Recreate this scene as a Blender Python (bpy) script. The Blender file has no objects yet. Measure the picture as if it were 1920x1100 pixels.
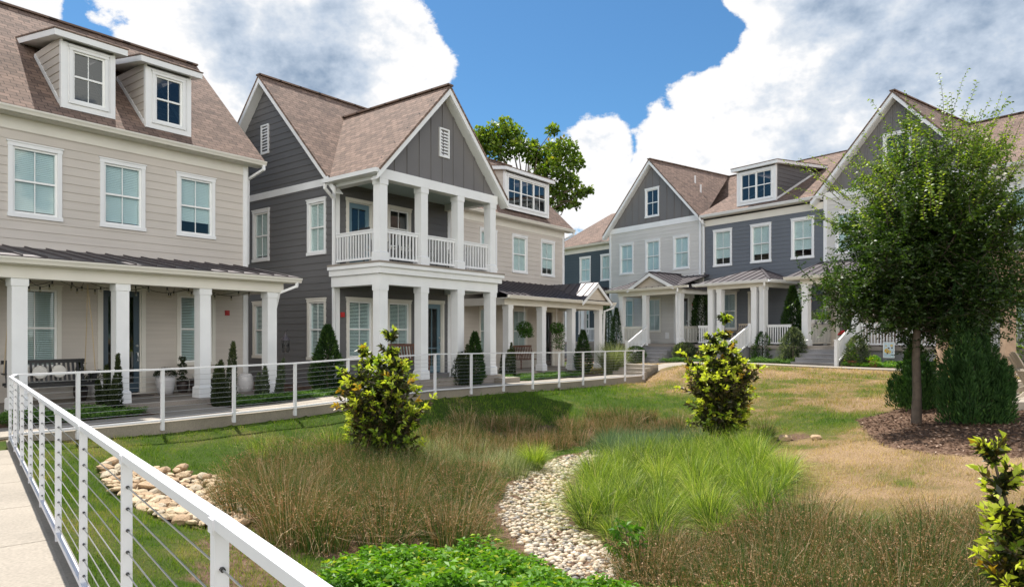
import bpy, math, random
import numpy as np
from mathutils import Vector, Matrix
R_ = math.radians
random.seed(7); rng = np.random.default_rng(11)
scn = bpy.context.scene
COL = scn.collection

# ---------------------------------------------------------------- materials
def newmat(name):
    m = bpy.data.materials.new(name); m.use_nodes = True
    nt = m.node_tree; nt.nodes.clear()
    out = nt.nodes.new('ShaderNodeOutputMaterial')
    return m, nt, out
def N(nt, typ, **kw):
    n = nt.nodes.new(typ)
    for k, v in kw.items():
        if k in n.inputs: n.inputs[k].default_value = v
        else: setattr(n, k, v)
    return n
def L(nt, a, b): nt.links.new(a, b)
def c4(c): return (c[0], c[1], c[2], 1)
def ramp(nt, fac, stops):
    r = nt.nodes.new('ShaderNodeValToRGB'); e = r.color_ramp.elements
    while len(e) < len(stops): e.new(0.5)
    for el, (p, c) in zip(e, stops): el.position = p; el.color = c4(c)
    L(nt, fac, r.inputs[0]); return r
def paint(name, col, rough=.5, var=.06, scale=1.2, metallic=0, bump=0, bscale=60, spec=.5, dirt=0):
    m, nt, out = newmat(name)
    b = N(nt, 'ShaderNodeBsdfPrincipled', Roughness=rough, Metallic=metallic)
    b.inputs['Specular IOR Level'].default_value = spec
    tc = N(nt, 'ShaderNodeTexCoord'); no = N(nt, 'ShaderNodeTexNoise', Scale=scale, Detail=6.0)
    L(nt, tc.outputs['Object'], no.inputs['Vector'])
    lo = [max(0, c*(1-var)) for c in col]; hi = [c*(1+var) for c in col]
    r = ramp(nt, no.outputs['Fac'], [(.3, lo), (.7, hi)])
    L(nt, r.outputs[0], b.inputs['Base Color'])
    if bump:
        n2 = N(nt, 'ShaderNodeTexNoise', Scale=bscale, Detail=4.0); L(nt, tc.outputs['Object'], n2.inputs['Vector'])
        bp = N(nt, 'ShaderNodeBump', Strength=bump, Distance=.01); L(nt, n2.outputs['Fac'], bp.inputs['Height']); L(nt, bp.outputs[0], b.inputs['Normal'])
    L(nt, b.outputs[0], out.inputs[0]); return m
def siding_mat(name, col):
    m, nt, out = newmat(name)
    b = N(nt, 'ShaderNodeBsdfPrincipled', Roughness=.6)
    tc = N(nt, 'ShaderNodeTexCoord')
    mp = N(nt, 'ShaderNodeMapping'); mp.inputs['Scale'].default_value = (.5, .5, 14); L(nt, tc.outputs['Object'], mp.inputs[0])
    n1 = N(nt, 'ShaderNodeTexNoise', Scale=1.0, Detail=5.0); L(nt, mp.outputs[0], n1.inputs['Vector'])
    n2 = N(nt, 'ShaderNodeTexNoise', Scale=.7, Detail=4.0); L(nt, tc.outputs['Object'], n2.inputs['Vector'])
    ad = N(nt, 'ShaderNodeMath', operation='ADD'); L(nt, n1.outputs['Fac'], ad.inputs[0]); L(nt, n2.outputs['Fac'], ad.inputs[1])
    r = ramp(nt, ad.outputs[0], [(.35, [c*.9 for c in col]), (.65, [c*1.06 for c in col])])
    ad.use_clamp = False
    h = N(nt, 'ShaderNodeMath', operation='MULTIPLY'); h.inputs[1].default_value = .5; L(nt, ad.outputs[0], h.inputs[0]); L(nt, h.outputs[0], r.inputs[0])
    L(nt, r.outputs[0], b.inputs['Base Color'])
    mp2 = N(nt, 'ShaderNodeMapping'); mp2.inputs['Scale'].default_value = (3, 3, 60); L(nt, tc.outputs['Object'], mp2.inputs[0])
    n3 = N(nt, 'ShaderNodeTexNoise', Scale=3.0, Detail=3.0); L(nt, mp2.outputs[0], n3.inputs['Vector'])
    bp = N(nt, 'ShaderNodeBump', Strength=.15, Distance=.004); L(nt, n3.outputs['Fac'], bp.inputs['Height']); L(nt, bp.outputs[0], b.inputs['Normal'])
    L(nt, b.outputs[0], out.inputs[0]); return m
def shingle_mat():
    m, nt, out = newmat('shingle')
    b = N(nt, 'ShaderNodeBsdfPrincipled', Roughness=.9)
    b.inputs['Specular IOR Level'].default_value = .2
    uv = N(nt, 'ShaderNodeUVMap')
    br = N(nt, 'ShaderNodeTexBrick', Scale=1.0); br.offset = .37; br.offset_frequency = 2; br.squash = 1.0
    br.inputs['Brick Width'].default_value = .24; br.inputs['Row Height'].default_value = .14
    br.inputs['Mortar Size'].default_value = .008; br.inputs['Mortar Smooth'].default_value = .1
    br.inputs['Bias'].default_value = 0.0
    br.inputs['Color1'].default_value = (.225, .160, .130, 1); br.inputs['Color2'].default_value = (.130, .096, .080, 1)
    br.inputs['Mortar'].default_value = (.06, .045, .04, 1)
    L(nt, uv.outputs[0], br.inputs['Vector'])
    no = N(nt, 'ShaderNodeTexNoise', Scale=2.2, Detail=9.0); no.inputs['Roughness'].default_value = .75; L(nt, uv.outputs[0], no.inputs['Vector'])
    r = ramp(nt, no.outputs['Fac'], [(.3, (.78, .78, .8)), (.7, (1.22, 1.18, 1.14))])
    mx = N(nt, 'ShaderNodeMix', data_type='RGBA', blend_type='MULTIPLY'); mx.inputs['Factor'].default_value = 1
    L(nt, br.outputs['Color'], mx.inputs['A']); L(nt, r.outputs[0], mx.inputs['B']); L(nt, mx.outputs['Result'], b.inputs['Base Color'])
    bp = N(nt, 'ShaderNodeBump', Strength=.6, Distance=.012); bp.invert = True
    L(nt, br.outputs['Fac'], bp.inputs['Height']); L(nt, bp.outputs[0], b.inputs['Normal'])
    L(nt, b.outputs[0], out.inputs[0]); return m
def glass_mat(name='window_glass', tint=(.80, .90, .90), refl=1.0):
    m, nt, out = newmat(name)
    tr = N(nt, 'ShaderNodeBsdfTransparent'); tr.inputs[0].default_value = c4(tint)
    gl = N(nt, 'ShaderNodeBsdfGlossy'); gl.inputs[0].default_value = (.95, 1, 1, 1); gl.inputs['Roughness'].default_value = .02
    tc = N(nt, 'ShaderNodeTexCoord'); no = N(nt, 'ShaderNodeTexNoise', Scale=1.3, Detail=1.0); L(nt, tc.outputs['Object'], no.inputs['Vector'])
    bp = N(nt, 'ShaderNodeBump', Strength=.12, Distance=.02); L(nt, no.outputs['Fac'], bp.inputs['Height']); L(nt, bp.outputs[0], gl.inputs['Normal'])
    ge = N(nt, 'ShaderNodeNewGeometry'); io = N(nt, 'ShaderNodeMapRange'); io.inputs['To Min'].default_value = 1.6; io.inputs['To Max'].default_value = 1/1.6; L(nt, ge.outputs['Backfacing'], io.inputs['Value'])
    fr = N(nt, 'ShaderNodeFresnel'); L(nt, io.outputs[0], fr.inputs[0])
    mm = N(nt, 'ShaderNodeMath', operation='MULTIPLY'); mm.inputs[1].default_value = refl; mm.use_clamp = True
    L(nt, fr.outputs[0], mm.inputs[0])
    mx = N(nt, 'ShaderNodeMixShader'); L(nt, mm.outputs[0], mx.inputs[0]); L(nt, tr.outputs[0], mx.inputs[1]); L(nt, gl.outputs[0], mx.inputs[2])
    L(nt, mx.outputs[0], out.inputs[0]); return m
def leaf_mat(name, stops, rough=.45, trans=.35, spec=.4, tmul=(1.3, 1.35, .5)):
    """foliage: colour from the per-leaf attribute 'rnd' """
    m, nt, out = newmat(name)
    at = N(nt, 'ShaderNodeAttribute', attribute_name='rnd')
    r = ramp(nt, at.outputs['Fac'], stops)
    b = N(nt, 'ShaderNodeBsdfPrincipled', Roughness=rough); b.inputs['Specular IOR Level'].default_value = spec
    L(nt, r.outputs[0], b.inputs['Base Color'])
    t = N(nt, 'ShaderNodeBsdfTranslucent')
    mc = N(nt, 'ShaderNodeMix', data_type='RGBA', blend_type='MULTIPLY'); mc.inputs['Factor'].default_value = 1; mc.inputs['B'].default_value = c4(tmul)
    L(nt, r.outputs[0], mc.inputs['A']); L(nt, mc.outputs['Result'], t.inputs[0])
    mx = N(nt, 'ShaderNodeMixShader'); mx.inputs[0].default_value = trans
    L(nt, b.outputs[0], mx.inputs[1]); L(nt, t.outputs[0], mx.inputs[2]); L(nt, mx.outputs[0], out.inputs[0]); return m
def concrete_mat(name='concrete', base=(.30, .265, .22), sc=1.0):
    m, nt, out = newmat(name)
    b = N(nt, 'ShaderNodeBsdfPrincipled', Roughness=.85); b.inputs['Specular IOR Level'].default_value = .25
    tc = N(nt, 'ShaderNodeTexCoord')
    n1 = N(nt, 'ShaderNodeTexNoise', Scale=.8*sc, Detail=8.0); L(nt, tc.outputs['Object'], n1.inputs['Vector'])
    n2 = N(nt, 'ShaderNodeTexNoise', Scale=45*sc, Detail=5.0); L(nt, tc.outputs['Object'], n2.inputs['Vector'])
    r = ramp(nt, n1.outputs['Fac'], [(.3, [c*.78 for c in base]), (.5, base), (.72, [c*1.12 for c in base])])
    r2 = ramp(nt, n2.outputs['Fac'], [(.3, (.82, .82, .82)), (.65, (1.08, 1.08, 1.08))])
    mx = N(nt, 'ShaderNodeMix', data_type='RGBA', blend_type='MULTIPLY'); mx.inputs['Factor'].default_value = 1
    L(nt, r.outputs[0], mx.inputs['A']); L(nt, r2.outputs[0], mx.inputs['B']); L(nt, mx.outputs['Result'], b.inputs['Base Color'])
    bp = N(nt, 'ShaderNodeBump', Strength=.3, Distance=.004); L(nt, n2.outputs['Fac'], bp.inputs['Height']); L(nt, bp.outputs[0], b.inputs['Normal'])
    L(nt, b.outputs[0], out.inputs[0]); return m

M = dict(
 trim=paint('trim_white', (.70, .71, .725), .45, .04, 2),
 cream=paint('trim_cream', (.64, .62, .57), .5, .04, 2),
 beige=siding_mat('siding_beige', (.50, .46, .42)),
 tan=siding_mat('siding_tan', (.50, .44, .37)),
 grey=siding_mat('siding_light_grey', (.53, .52, .505)),
 dark=siding_mat('siding_dark_grey', (.105, .104, .108)),
 darkbb=paint('panel_dark_grey', (.135, .13, .132), .6, .05),
 blue=siding_mat('siding_blue_grey', (.115, .128, .15)),
 slate=siding_mat('siding_slate', (.045, .062, .075)),
 shingle=shingle_mat(),
 metal=paint('standing_seam_metal', (.07, .06, .066), .5, .1, .8, metallic=.35, spec=.6),
 glass=glass_mat(), glass_dark=glass_mat('dormer_glass', (.25, .3, .34), 1.5), blind=paint('blind_slats', (.66, .70, .70), .5, .03),
 sash=paint('sash_white', (.75, .76, .76), .4, .03),
 door_navy=paint('door_navy', (.035, .06, .085), .35, .1), door_teal=paint('door_blue', (.12, .20, .25), .4, .06),
 door_dark=paint('door_dark', (.05, .04, .04), .4, .1), door_taupe=paint('door_taupe', (.14, .12, .11), .45, .08),
 interior=paint('interior_dark', (.03, .03, .03), .9, .1),
 ceiling=paint('porch_ceiling', (.38, .47, .48), .6, .05),
 concrete=concrete_mat(), slab=concrete_mat('porch_slab', (.27, .24, .21)), stair=concrete_mat('stair_stone', (.23, .23, .24)), curb=concrete_mat('curb_concrete', (.25, .22, .18)),
 brass=paint('metal_satin', (.5, .5, .5), .3, .05, metallic=.9), black=paint('black_metal', (.015, .015, .017), .4, .1),
 darkwood=paint('dark_wood', (.03, .02, .018), .5, .25, 6), brownwood=paint('brown_wood', (.13, .06, .04), .55, .25, 8),
 wood=paint('cedar_wood', (.36, .25, .17), .7, .22, 5, bump=.3, bscale=30), paleplank=paint('pale_plank', (.42, .36, .29), .7, .12, 5),
 pot=paint('pot_white', (.52, .51, .52), .35, .05, 4), terracotta=paint('terracotta', (.30, .10, .06), .7, .15, 8), pot2=paint('pot_rough', (.42, .33, .27), .8, .15, 10),
 pillow=paint('pillow_cloth', (.62, .60, .56), .9, .06, 10), rope=paint('rope', (.45, .36, .24), .9, .1, 20), red=paint('alarm_red', (.40, .02, .02), .35, .06),
 bulb=glass_mat('bulb_glass', (.9, .88, .8), 1.2), cable=paint('steel_cable', (.42, .42, .42), .35, .05, metallic=.7),
 rail=paint('powder_coat_white', (.62, .62, .65), .4, .03, 3), stone=concrete_mat('statue_stone', (.4, .38, .35), 3),
 bark=paint('bark', (.095, .072, .055), .85, .3, 9, bump=.6, bscale=40), twig=paint('twig', (.10, .07, .045), .8, .3, 20),
 soil=paint('soil', (.07, .045, .032), .95, .4, 12, bump=.8, bscale=40),
 redflower=paint('petal_red', (.5, .02, .03), .6, .3, 30), teal=paint('cushion_blue', (.03, .20, .32), .8, .6, 14), yellow=paint('petal_yellow', (.6, .38, .04), .7, .2, 30),
 bannerw=paint('banner_cloth', (.45, .55, .62), .8, .15, 12),
)

# ---------------------------------------------------------------- mesh builder
class MB:
    def __init__(s): s.v = []; s.f = []; s.uv = {}
    def add(s, vs, fs, uvs=None):
        o = len(s.v); s.v += [tuple(p) for p in vs]
        for f in fs:
            if uvs: s.uv[len(s.f)] = [uvs[i] for i in f]
            s.f.append([i+o for i in f])
        return s
    def box(s, x0, x1, y0, y1, z0, z1):
        if x0 > x1: x0, x1 = x1, x0
        if y0 > y1: y0, y1 = y1, y0
        vs = [(x, y, z) for z in (z0, z1) for y in (y0, y1) for x in (x0, x1)]
        return s.add(vs, [(0,2,3,1),(4,5,7,6),(0,1,5,4),(2,6,7,3),(0,4,6,2),(1,3,7,5)])
    def hull8(s, lo, hi):      # two quads -> solid
        return s.add(list(lo)+list(hi), [(3,2,1,0),(4,5,6,7)]+[(i,(i+1)%4,(i+1)%4+4,i+4) for i in range(4)])
    def pbox(s, P, a0, a1, d0, d1, z0, z1):    # box through a wall mapping
        lo = [P(a0,d0,z0),P(a1,d0,z0),P(a1,d1,z0),P(a0,d1,z0)]; hi = [P(a0,d0,z1),P(a1,d0,z1),P(a1,d1,z1),P(a0,d1,z1)]
        return s.hull8(lo, hi)
    def bar(s, p, q, w, h=None, up=(0,0,1)):
        h = h or w; p = Vector(p); q = Vector(q); d = (q-p).normalized(); u = Vector(up)
        if abs(d.dot(u)) > .999: u = Vector((1,0,0))
        sd = d.cross(u).normalized(); uu = sd.cross(d).normalized()
        r = lambda c: [c-sd*w/2-uu*h/2, c+sd*w/2-uu*h/2, c+sd*w/2+uu*h/2, c-sd*w/2+uu*h/2]
        return s.hull8(r(p), r(q))
    def cyl(s, p, q, r0, r1=None, n=10, caps=True):
        r1 = r0 if r1 is None else r1; p = Vector(p); q = Vector(q); d = (q-p).normalized()
        u = Vector((0,0,1)) if abs(d.z) < .9 else Vector((1,0,0)); a = d.cross(u).normalized(); b = d.cross(a)
        vs = [c+(a*math.cos(2*math.pi*i/n)+b*math.sin(2*math.pi*i/n))*r for c, r in ((p,r0),(q,r1)) for i in range(n)]
        fs = [(i,(i+1)%n,(i+1)%n+n,i+n) for i in range(n)]
        if caps: fs += [tuple(range(n-1,-1,-1)), tuple(range(n,2*n))]
        return s.add(vs, fs)
    def tube(s, pts, rs, n=8):
        pts = [Vector(p) for p in pts]; rs = rs if hasattr(rs, '__len__') else [rs]*len(pts); vs = []
        for i, p in enumerate(pts):
            d = (pts[min(i+1,len(pts)-1)]-pts[max(i-1,0)]).normalized(); u = Vector((0,0,1)) if abs(d.z) < .9 else Vector((1,0,0))
            a = d.cross(u).normalized(); b = d.cross(a)
            if i and (a.dot(pa) < 0): a = -a; b = -b
            pa = a
            vs += [p+(a*math.cos(2*math.pi*k/n)+b*math.sin(2*math.pi*k/n))*rs[i] for k in range(n)]
        fs = [(i*n+k, i*n+(k+1)%n, (i+1)*n+(k+1)%n, (i+1)*n+k) for i in range(len(pts)-1) for k in range(n)]
        fs += [tuple(range(n-1,-1,-1)), tuple(range((len(pts)-1)*n, len(pts)*n))]
        return s.add(vs, fs)
    def lathe(s, prof, c=(0,0,0), n=16):
        vs = [(c[0]+r*math.cos(2*math.pi*k/n), c[1]+r*math.sin(2*math.pi*k/n), c[2]+z) for r, z in prof for k in range(n)]
        fs = [(i*n+k, i*n+(k+1)%n, (i+1)*n+(k+1)%n, (i+1)*n+k) for i in range(len(prof)-1) for k in range(n)]
        fs += [tuple(range(n-1,-1,-1)), tuple(range((len(prof)-1)*n, len(prof)*n))]
        return s.add(vs, fs)
    def ball(s, c, r, sz=1, n=10, j=0):
        prof = [(r*math.sin(math.pi*i/n)+1e-4, -r*sz*math.cos(math.pi*i/n)) for i in range(n+1)]
        return s.lathe(prof, c, n+4)
    def slab(s, poly, th, up=(0,0,1)):         # planar polygon with thickness downward + uv in metres on the slope
        poly = [Vector(p) for p in poly]; nrm = Vector((0,0,0))
        for i in range(len(poly)):
            a, b = poly[i], poly[(i+1) % len(poly)]; nrm += a.cross(b)
        nrm.normalize()
        if nrm.z < 0: poly.reverse(); nrm = -nrm
        u = Vector((0,0,1)).cross(nrm)
        u = u.normalized() if u.length > 1e-4 else Vector((1,0,0)); v = nrm.cross(u)
        uv = [(p.dot(u), p.dot(v)) for p in poly]; n = len(poly)
        lo = [p-nrm*th for p in poly]
        s.add(poly+lo, [tuple(range(n)), tuple(range(2*n-1, n-1, -1))]+[(i, i+n, (i+1)%n+n, (i+1)%n) for i in range(n)], uv+uv)
        s.last = (poly, nrm, u, v); return s
    def build(s, name, mat, parent=None, smooth=False, loc=None, **kw):
        me = bpy.data.meshes.new(name); me.from_pydata(s.v, [], s.f); me.update()
        if s.uv:
            ul = me.uv_layers.new(name='UVMap')
            for pi, p in enumerate(me.polygons):
                if pi in s.uv:
                    for li, c in zip(p.loop_indices, s.uv[pi]): ul.data[li].uv = c
        if smooth: me.polygons.foreach_set('use_smooth', [True]*len(me.polygons))
        me.materials.append(mat if not isinstance(mat, str) else M[mat])
        o = bpy.data.objects.new(name, me); COL.objects.link(o)
        if parent: o.parent = parent
        if loc: o.location = loc
        for k, v in kw.items(): o[k] = v
        return o
def empty(name, loc, label, cat, rotz=0, group=None):
    o = bpy.data.objects.new(name, None); o.empty_display_size = .2; COL.objects.link(o)
    o.location = loc; o.rotation_euler = (0,0,rotz); o['label'] = label; o['category'] = cat
    if group: o['group'] = group
    return o
def tag(o, label, cat, group=None, kind=None):
    o['label'] = label; o['category'] = cat
    if group: o['group'] = group
    if kind: o['kind'] = kind
    return o
def copy_tree(o, parent=None):
    c = o.copy(); COL.objects.link(c); c.parent = parent
    for ch in [x for x in bpy.data.objects if x.parent == o]: copy_tree(ch, c)
    return c
def npmesh(name, V, F, mat, parent=None, rnd=None, smooth=False, loc=None):
    V = np.asarray(V, dtype=np.float32); F = np.asarray(F, dtype=np.int32); k = F.shape[1]
    me = bpy.data.meshes.new(name); me.vertices.add(len(V)); me.vertices.foreach_set('co', V.ravel())
    me.loops.add(F.size); me.loops.foreach_set('vertex_index', F.ravel())
    me.polygons.add(len(F)); me.polygons.foreach_set('loop_start', np.arange(0, F.size, k, dtype=np.int32))
    me.polygons.foreach_set('loop_total', np.full(len(F), k, dtype=np.int32))
    if smooth: me.polygons.foreach_set('use_smooth', np.ones(len(F), dtype=bool))
    me.update(calc_edges=True)
    if rnd is not None:
        a = me.attributes.new('rnd', 'FLOAT', 'POINT'); a.data.foreach_set('value', np.asarray(rnd, dtype=np.float32))
    me.materials.append(M[mat] if isinstance(mat, str) else mat)
    o = bpy.data.objects.new(name, me); COL.objects.link(o)
    if parent: o.parent = parent
    if loc: o.location = loc
    return o

# ---------------------------------------------------------------- places
class Fr:
    """a facade's frame: s along the wall, o out of the wall"""
    def __init__(s, ox, oy, head):
        a = R_(head); s.o = (ox, oy); s.u = (math.sin(a), math.cos(a)); s.n = (s.u[1], -s.u[0]); s.rot = math.pi/2-a
    def w(s, t, o, z=0): return (s.o[0]+s.u[0]*t+s.n[0]*o, s.o[1]+s.u[1]*t+s.n[1]*o, z)
F1 = Fr(-7.63, 19.79, 37.5); F2 = Fr(-5.13, 20.02, 38.5); FB = Fr(2.5, 33.3, 37.5); FR = Fr(5.92, 41.6, 143.4)
FP = (-6.49, 12.75); FD = (.6394, .7689); FQ = (.7689, -.6394); FS = 1.39       # far railing
NP = (-.82, 1.93); ND = (-.6227, .7825); NQ = (.7825, .6227); NS = 1.417         # near railing
WT = [1.03,1.04,1.054,1.10,1.135,1.166,1.15,1.14,1.12,1.095,1.087,1.085,1.08,1.07]
def walk_far(t): return float(np.interp(t/FS, range(14), [w-1.0 for w in WT]))
def walk_near(t): return float(np.interp(t, [0, 8*NS], [.14, .005]))
def ftq(x, y): return ((x-FP[0])*FD[0]+(y-FP[1])*FD[1], (x-FP[0])*FQ[0]+(y-FP[1])*FQ[1])
def ntq(x, y): return ((x-NP[0])*ND[0]+(y-NP[1])*ND[1], (x-NP[0])*NQ[0]+(y-NP[1])*NQ[1])
def fxy(t, q): return (FP[0]+FD[0]*t+FQ[0]*q, FP[1]+FD[1]*t+FQ[1]*q)
def nxy(t, q): return (NP[0]+ND[0]*t+NQ[0]*q, NP[1]+ND[1]*t+NQ[1]*q)
# terrain
CT = [(-4.55,8.9,-.5),(-2.9,5.28,-.22),(-2.3,6.1,-.48),(.79,7.3,-.9),(.32,10.4,-.95),(.97,13.8,-.95),(2.3,15.1,-.93),(3.4,16.0,-.85),
 (-2.48,13.07,-.68),(-3.9,10.5,-.62),(-1.2,8.5,-.78),(-.6,15.5,-.85),(1.2,18,-.6),(4.6,15.2,-.6),(7.3,15.9,-.15),(5,11.9,-.42),(5.45,9.5,-.35),(4.3,7.5,-.55),(3,6.2,-.62),
 (7.7,13.1,-.03),(7.7,10.5,.0),(9.4,13.6,.1),(7.5,14.3,-.12),(11.2,15.5,.28),(13,17,.32),(16,20,.4),(9,20,.12),(8.5,24,.3),(6,20,-.15),(11,26,.40),(7,29,.38),(5.6,24,-.05),(6.7,27.0,.42),(6.0,25.9,.16),(7.6,27.3,.44),
 (6.2,31,.3),(7,36,.2),(15,31,.45),(20,24,.5),(3.5,29,.05),(3,32,.05),(0,5,-.45),(1,3,-.35),(3,3,-.3),(6,5,-.2),(1.5,5.8,-.8),(9,8,.05),(14,10,.2),(20,14,.3),(5,0,.0),(12,0,.1),(0,40,.1),(10,50,.2),(30,30,.5),(30,5,.3)]
for i in range(0, 14): CT.append((*fxy(i*FS, .25), walk_far(i*FS)-.24)); 
for i in range(-1, 8): CT.append((*nxy(i*NS, .2), walk_near(i*NS)-.16))
CT = np.array(CT)
_d = np.sqrt(((CT[:,None,:2]-CT[None,:,:2])**2).sum(-1)+.8)
_w = np.linalg.solve(_d+np.eye(len(CT))*-.02, CT[:,2]-0.0)
def lawn(x, y):
    x = np.asarray(x, float); y = np.asarray(y, float)
    out = np.zeros(x.shape).ravel(); X = x.ravel(); Y = y.ravel()
    for i in range(0, len(X), 20000):
        d = np.sqrt((X[i:i+20000,None]-CT[None,:,0])**2+(Y[i:i+20000,None]-CT[None,:,1])**2+.8)
        out[i:i+20000] = d@_w
    return np.clip(out, -1.1, .6).reshape(x.shape)
def ground(x, y):
    x = np.asarray(x, float); y = np.asarray(y, float); z = lawn(x, y)
    tf = (x-FP[0])*FD[0]+(y-FP[1])*FD[1]; qf = (x-FP[0])*FQ[0]+(y-FP[1])*FQ[1]
    tn = (x-NP[0])*ND[0]+(y-NP[1])*ND[1]; qn = (x-NP[0])*NQ[0]+(y-NP[1])*NQ[1]
    zf = np.interp(tf/FS, range(14), [w-1.0 for w in WT])-.035
    z = np.where((qf < -.06) & (tf < 18.2) & (tf > -3.2), zf, z)
    z = np.where((qf < -.06) & (tf <= -3.2), -.0, z)
    zn = np.interp(tn, [0, 8*NS], [.14, .005])-.05
    z = np.where((qn < -.06) & (qf > -.06), zn, z)
    far = np.clip((np.hypot(x-4, y-18)-32)/20, 0, 1)
    return z*(1-far)+.1*far
def gz(x, y): return float(ground(np.array([x]), np.array([y]))[0])
# ---------------------------------------------------------------- house kit (local x along the facade, y into the house, z up)
def front(y0): return lambda a, d, z: (a, y0-d, z)
def leftw(x0): return lambda a, d, z: (x0-d, a, z)
def rightw(x0): return lambda a, d, z: (x0+d, a, z)
def backw(y0): return lambda a, d, z: (a, y0+d, z)
def fn(v): return v if callable(v) else (lambda z: v)
def siding(mb, P, xl, xr, z0, z1, holes=(), e=.2, lip=.016):
    xl, xr = fn(xl), fn(xr); zs = set([z0, z1]); k = math.ceil(z0/e+1e-6)
    while k*e < z1-1e-6: zs.add(round(k*e, 5)); k += 1
    lv = set(zs)
    for h in holes:
        for z in (h[2], h[3]):
            if z0 < z < z1: lv.add(z)
    lv = sorted(lv)
    def dd(z, up):    # offset at z; up = the row lies above z
        fr = (z/e) % 1.0
        if up and fr > 1-1e-4: fr = 0
        if not up and fr < 1e-4: fr = 1
        return lip*(1-fr)+.002
    for a, b in zip(lv, lv[1:]):
        if b-a < 1e-4: continue
        zm = (a+b)/2; la, lb, ra, rb = xl(a), xl(b), xr(a), xr(b)
        if ra <= la: continue
        if rb < lb: rb = lb = (lb+rb)/2
        hs = sorted([(h[0], h[1]) for h in holes if h[2] < zm < h[3]]); cur = None; segs = []; x = 'L'
        for h0, h1 in hs: segs.append((x, h0)); x = h1
        segs.append((x, 'R'))
        for s0, s1 in segs:
            A0 = la if s0 == 'L' else s0; B0 = lb if s0 == 'L' else s0; A1 = ra if s1 == 'R' else s1; B1 = rb if s1 == 'R' else s1
            if A1-A0 < 1e-4 and B1-B0 < 1e-4: continue
            da, db = dd(a, True), dd(b, False)
            mb.add([P(A0,da,a),P(A1,da,a),P(B1,db,b),P(B0,db,b)], [(0,1,2,3)])
            mb.add([P(A0,-.01,a),P(A1,-.01,a),P(A1,da,a),P(A0,da,a)], [(0,1,2,3)])
    return mb
def battens(mb, P, xl, xr, z0, apex, holes=(), sp=.42, x0=0):
    """board-and-batten triangle: flat sheet and strips"""
    xl, xr = fn(xl), fn(xr)
    siding(mb, P, xl, xr, z0, apex, holes, e=50, lip=.0)
    x = x0
    while x < xr(z0):
        if x > xl(z0)+.05:
            lo, hi = z0, apex
            for _ in range(30):
                m = (lo+hi)/2
                if xl(m) < x < xr(m): lo = m
                else: hi = m
            segs = [(z0, lo)]
            for h in holes:
                if h[0]-.03 < x < h[1]+.03: segs = [(z0, h[2]), (h[3], lo)]
            for a, b in segs:
                if b-a > .06: mb.pbox(P, x-.03, x+.03, .0, .028, a, b)
        x += sp
    return mb
def window(par, P, a0, a1, z0, z1, units=1, muntin='v', blind=1.0, sill=True, glass='glass', cw=.09, label=None, sash='sash', trimmat='trim', slat='blind', open_=False):
    """outer trim rectangle a0..a1, z0..z1; returns the hole"""
    if blind == 1 and not open_: blind = (1, .93, 1, .86, 1, 1, .97, .8, 1)[int(a0*7.3+z0*11) % 9]
    h = (a0+cw, a1-cw, z0+cw, z1-cw-.02); t = MB()
    t.pbox(P, a0, a0+cw, -.02, .035, z0+cw, h[3]); t.pbox(P, a1-cw, a1, -.02, .035, z0+cw, h[3])
    t.pbox(P, a0-.01, a1+.01, -.02, .042, h[3], z1-.02); t.pbox(P, a0-.03, a1+.03, -.02, .06, z1-.02, z1+.01)
    t.pbox(P, a0-.015, a1+.015, -.02, .055 if sill else .04, z0, z0+cw)
    w = t.build('window', trimmat, par)
    if label: w['label'] = label
    s = MB(); g = MB(); b = MB(); W = (h[1]-h[0])/units; f = .045
    for k in range(units):
        x0 = h[0]+k*W; x1 = x0+W; zm = (h[2]+h[3])/2
        s.pbox(P, x0, x0+f, -.10, .0, h[2], h[3]); s.pbox(P, x1-f, x1, -.10, .0, h[2], h[3])
        s.pbox(P, x0+f, x1-f, -.10, .0, h[2], h[2]+f); s.pbox(P, x0+f, x1-f, -.10, .0, h[3]-f, h[3])
        s.pbox(P, x0+f, x1-f, -.075, -.008, zm-.022, zm+.022)
        if 'v' in muntin: s.pbox(P, (x0+x1)/2-.009, (x0+x1)/2+.009, -.05, -.026, h[2]+f, zm-.022); s.pbox(P, (x0+x1)/2-.009, (x0+x1)/2+.009, -.05, -.026, zm+.022, h[3]-f)
        g.add([P(x0+f,-.04,h[2]+f),P(x1-f,-.04,h[2]+f),P(x1-f,-.04,h[3]-f),P(x0+f,-.04,h[3]-f)], [(0,1,2,3)])
        if blind > 0:
            zb = h[3]-f-(h[3]-h[2]-2*f)*blind; z = h[3]-f-.03
            while z > zb:
                b.add([P(x0+f+.004,-.082,z-.021),P(x1-f-.004,-.082,z-.021),P(x1-f-.004,-.098+.012*open_,z+(.003 if open_ else .021)),P(x0+f+.004,-.098+.012*open_,z+(.003 if open_ else .021))], [(0,1,2,3)]); z -= .042
    s.build('sash', sash, w); g.build('pane', glass, w)
    if blind > 0: b.build('blind', slat, w)
    return h
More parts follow.
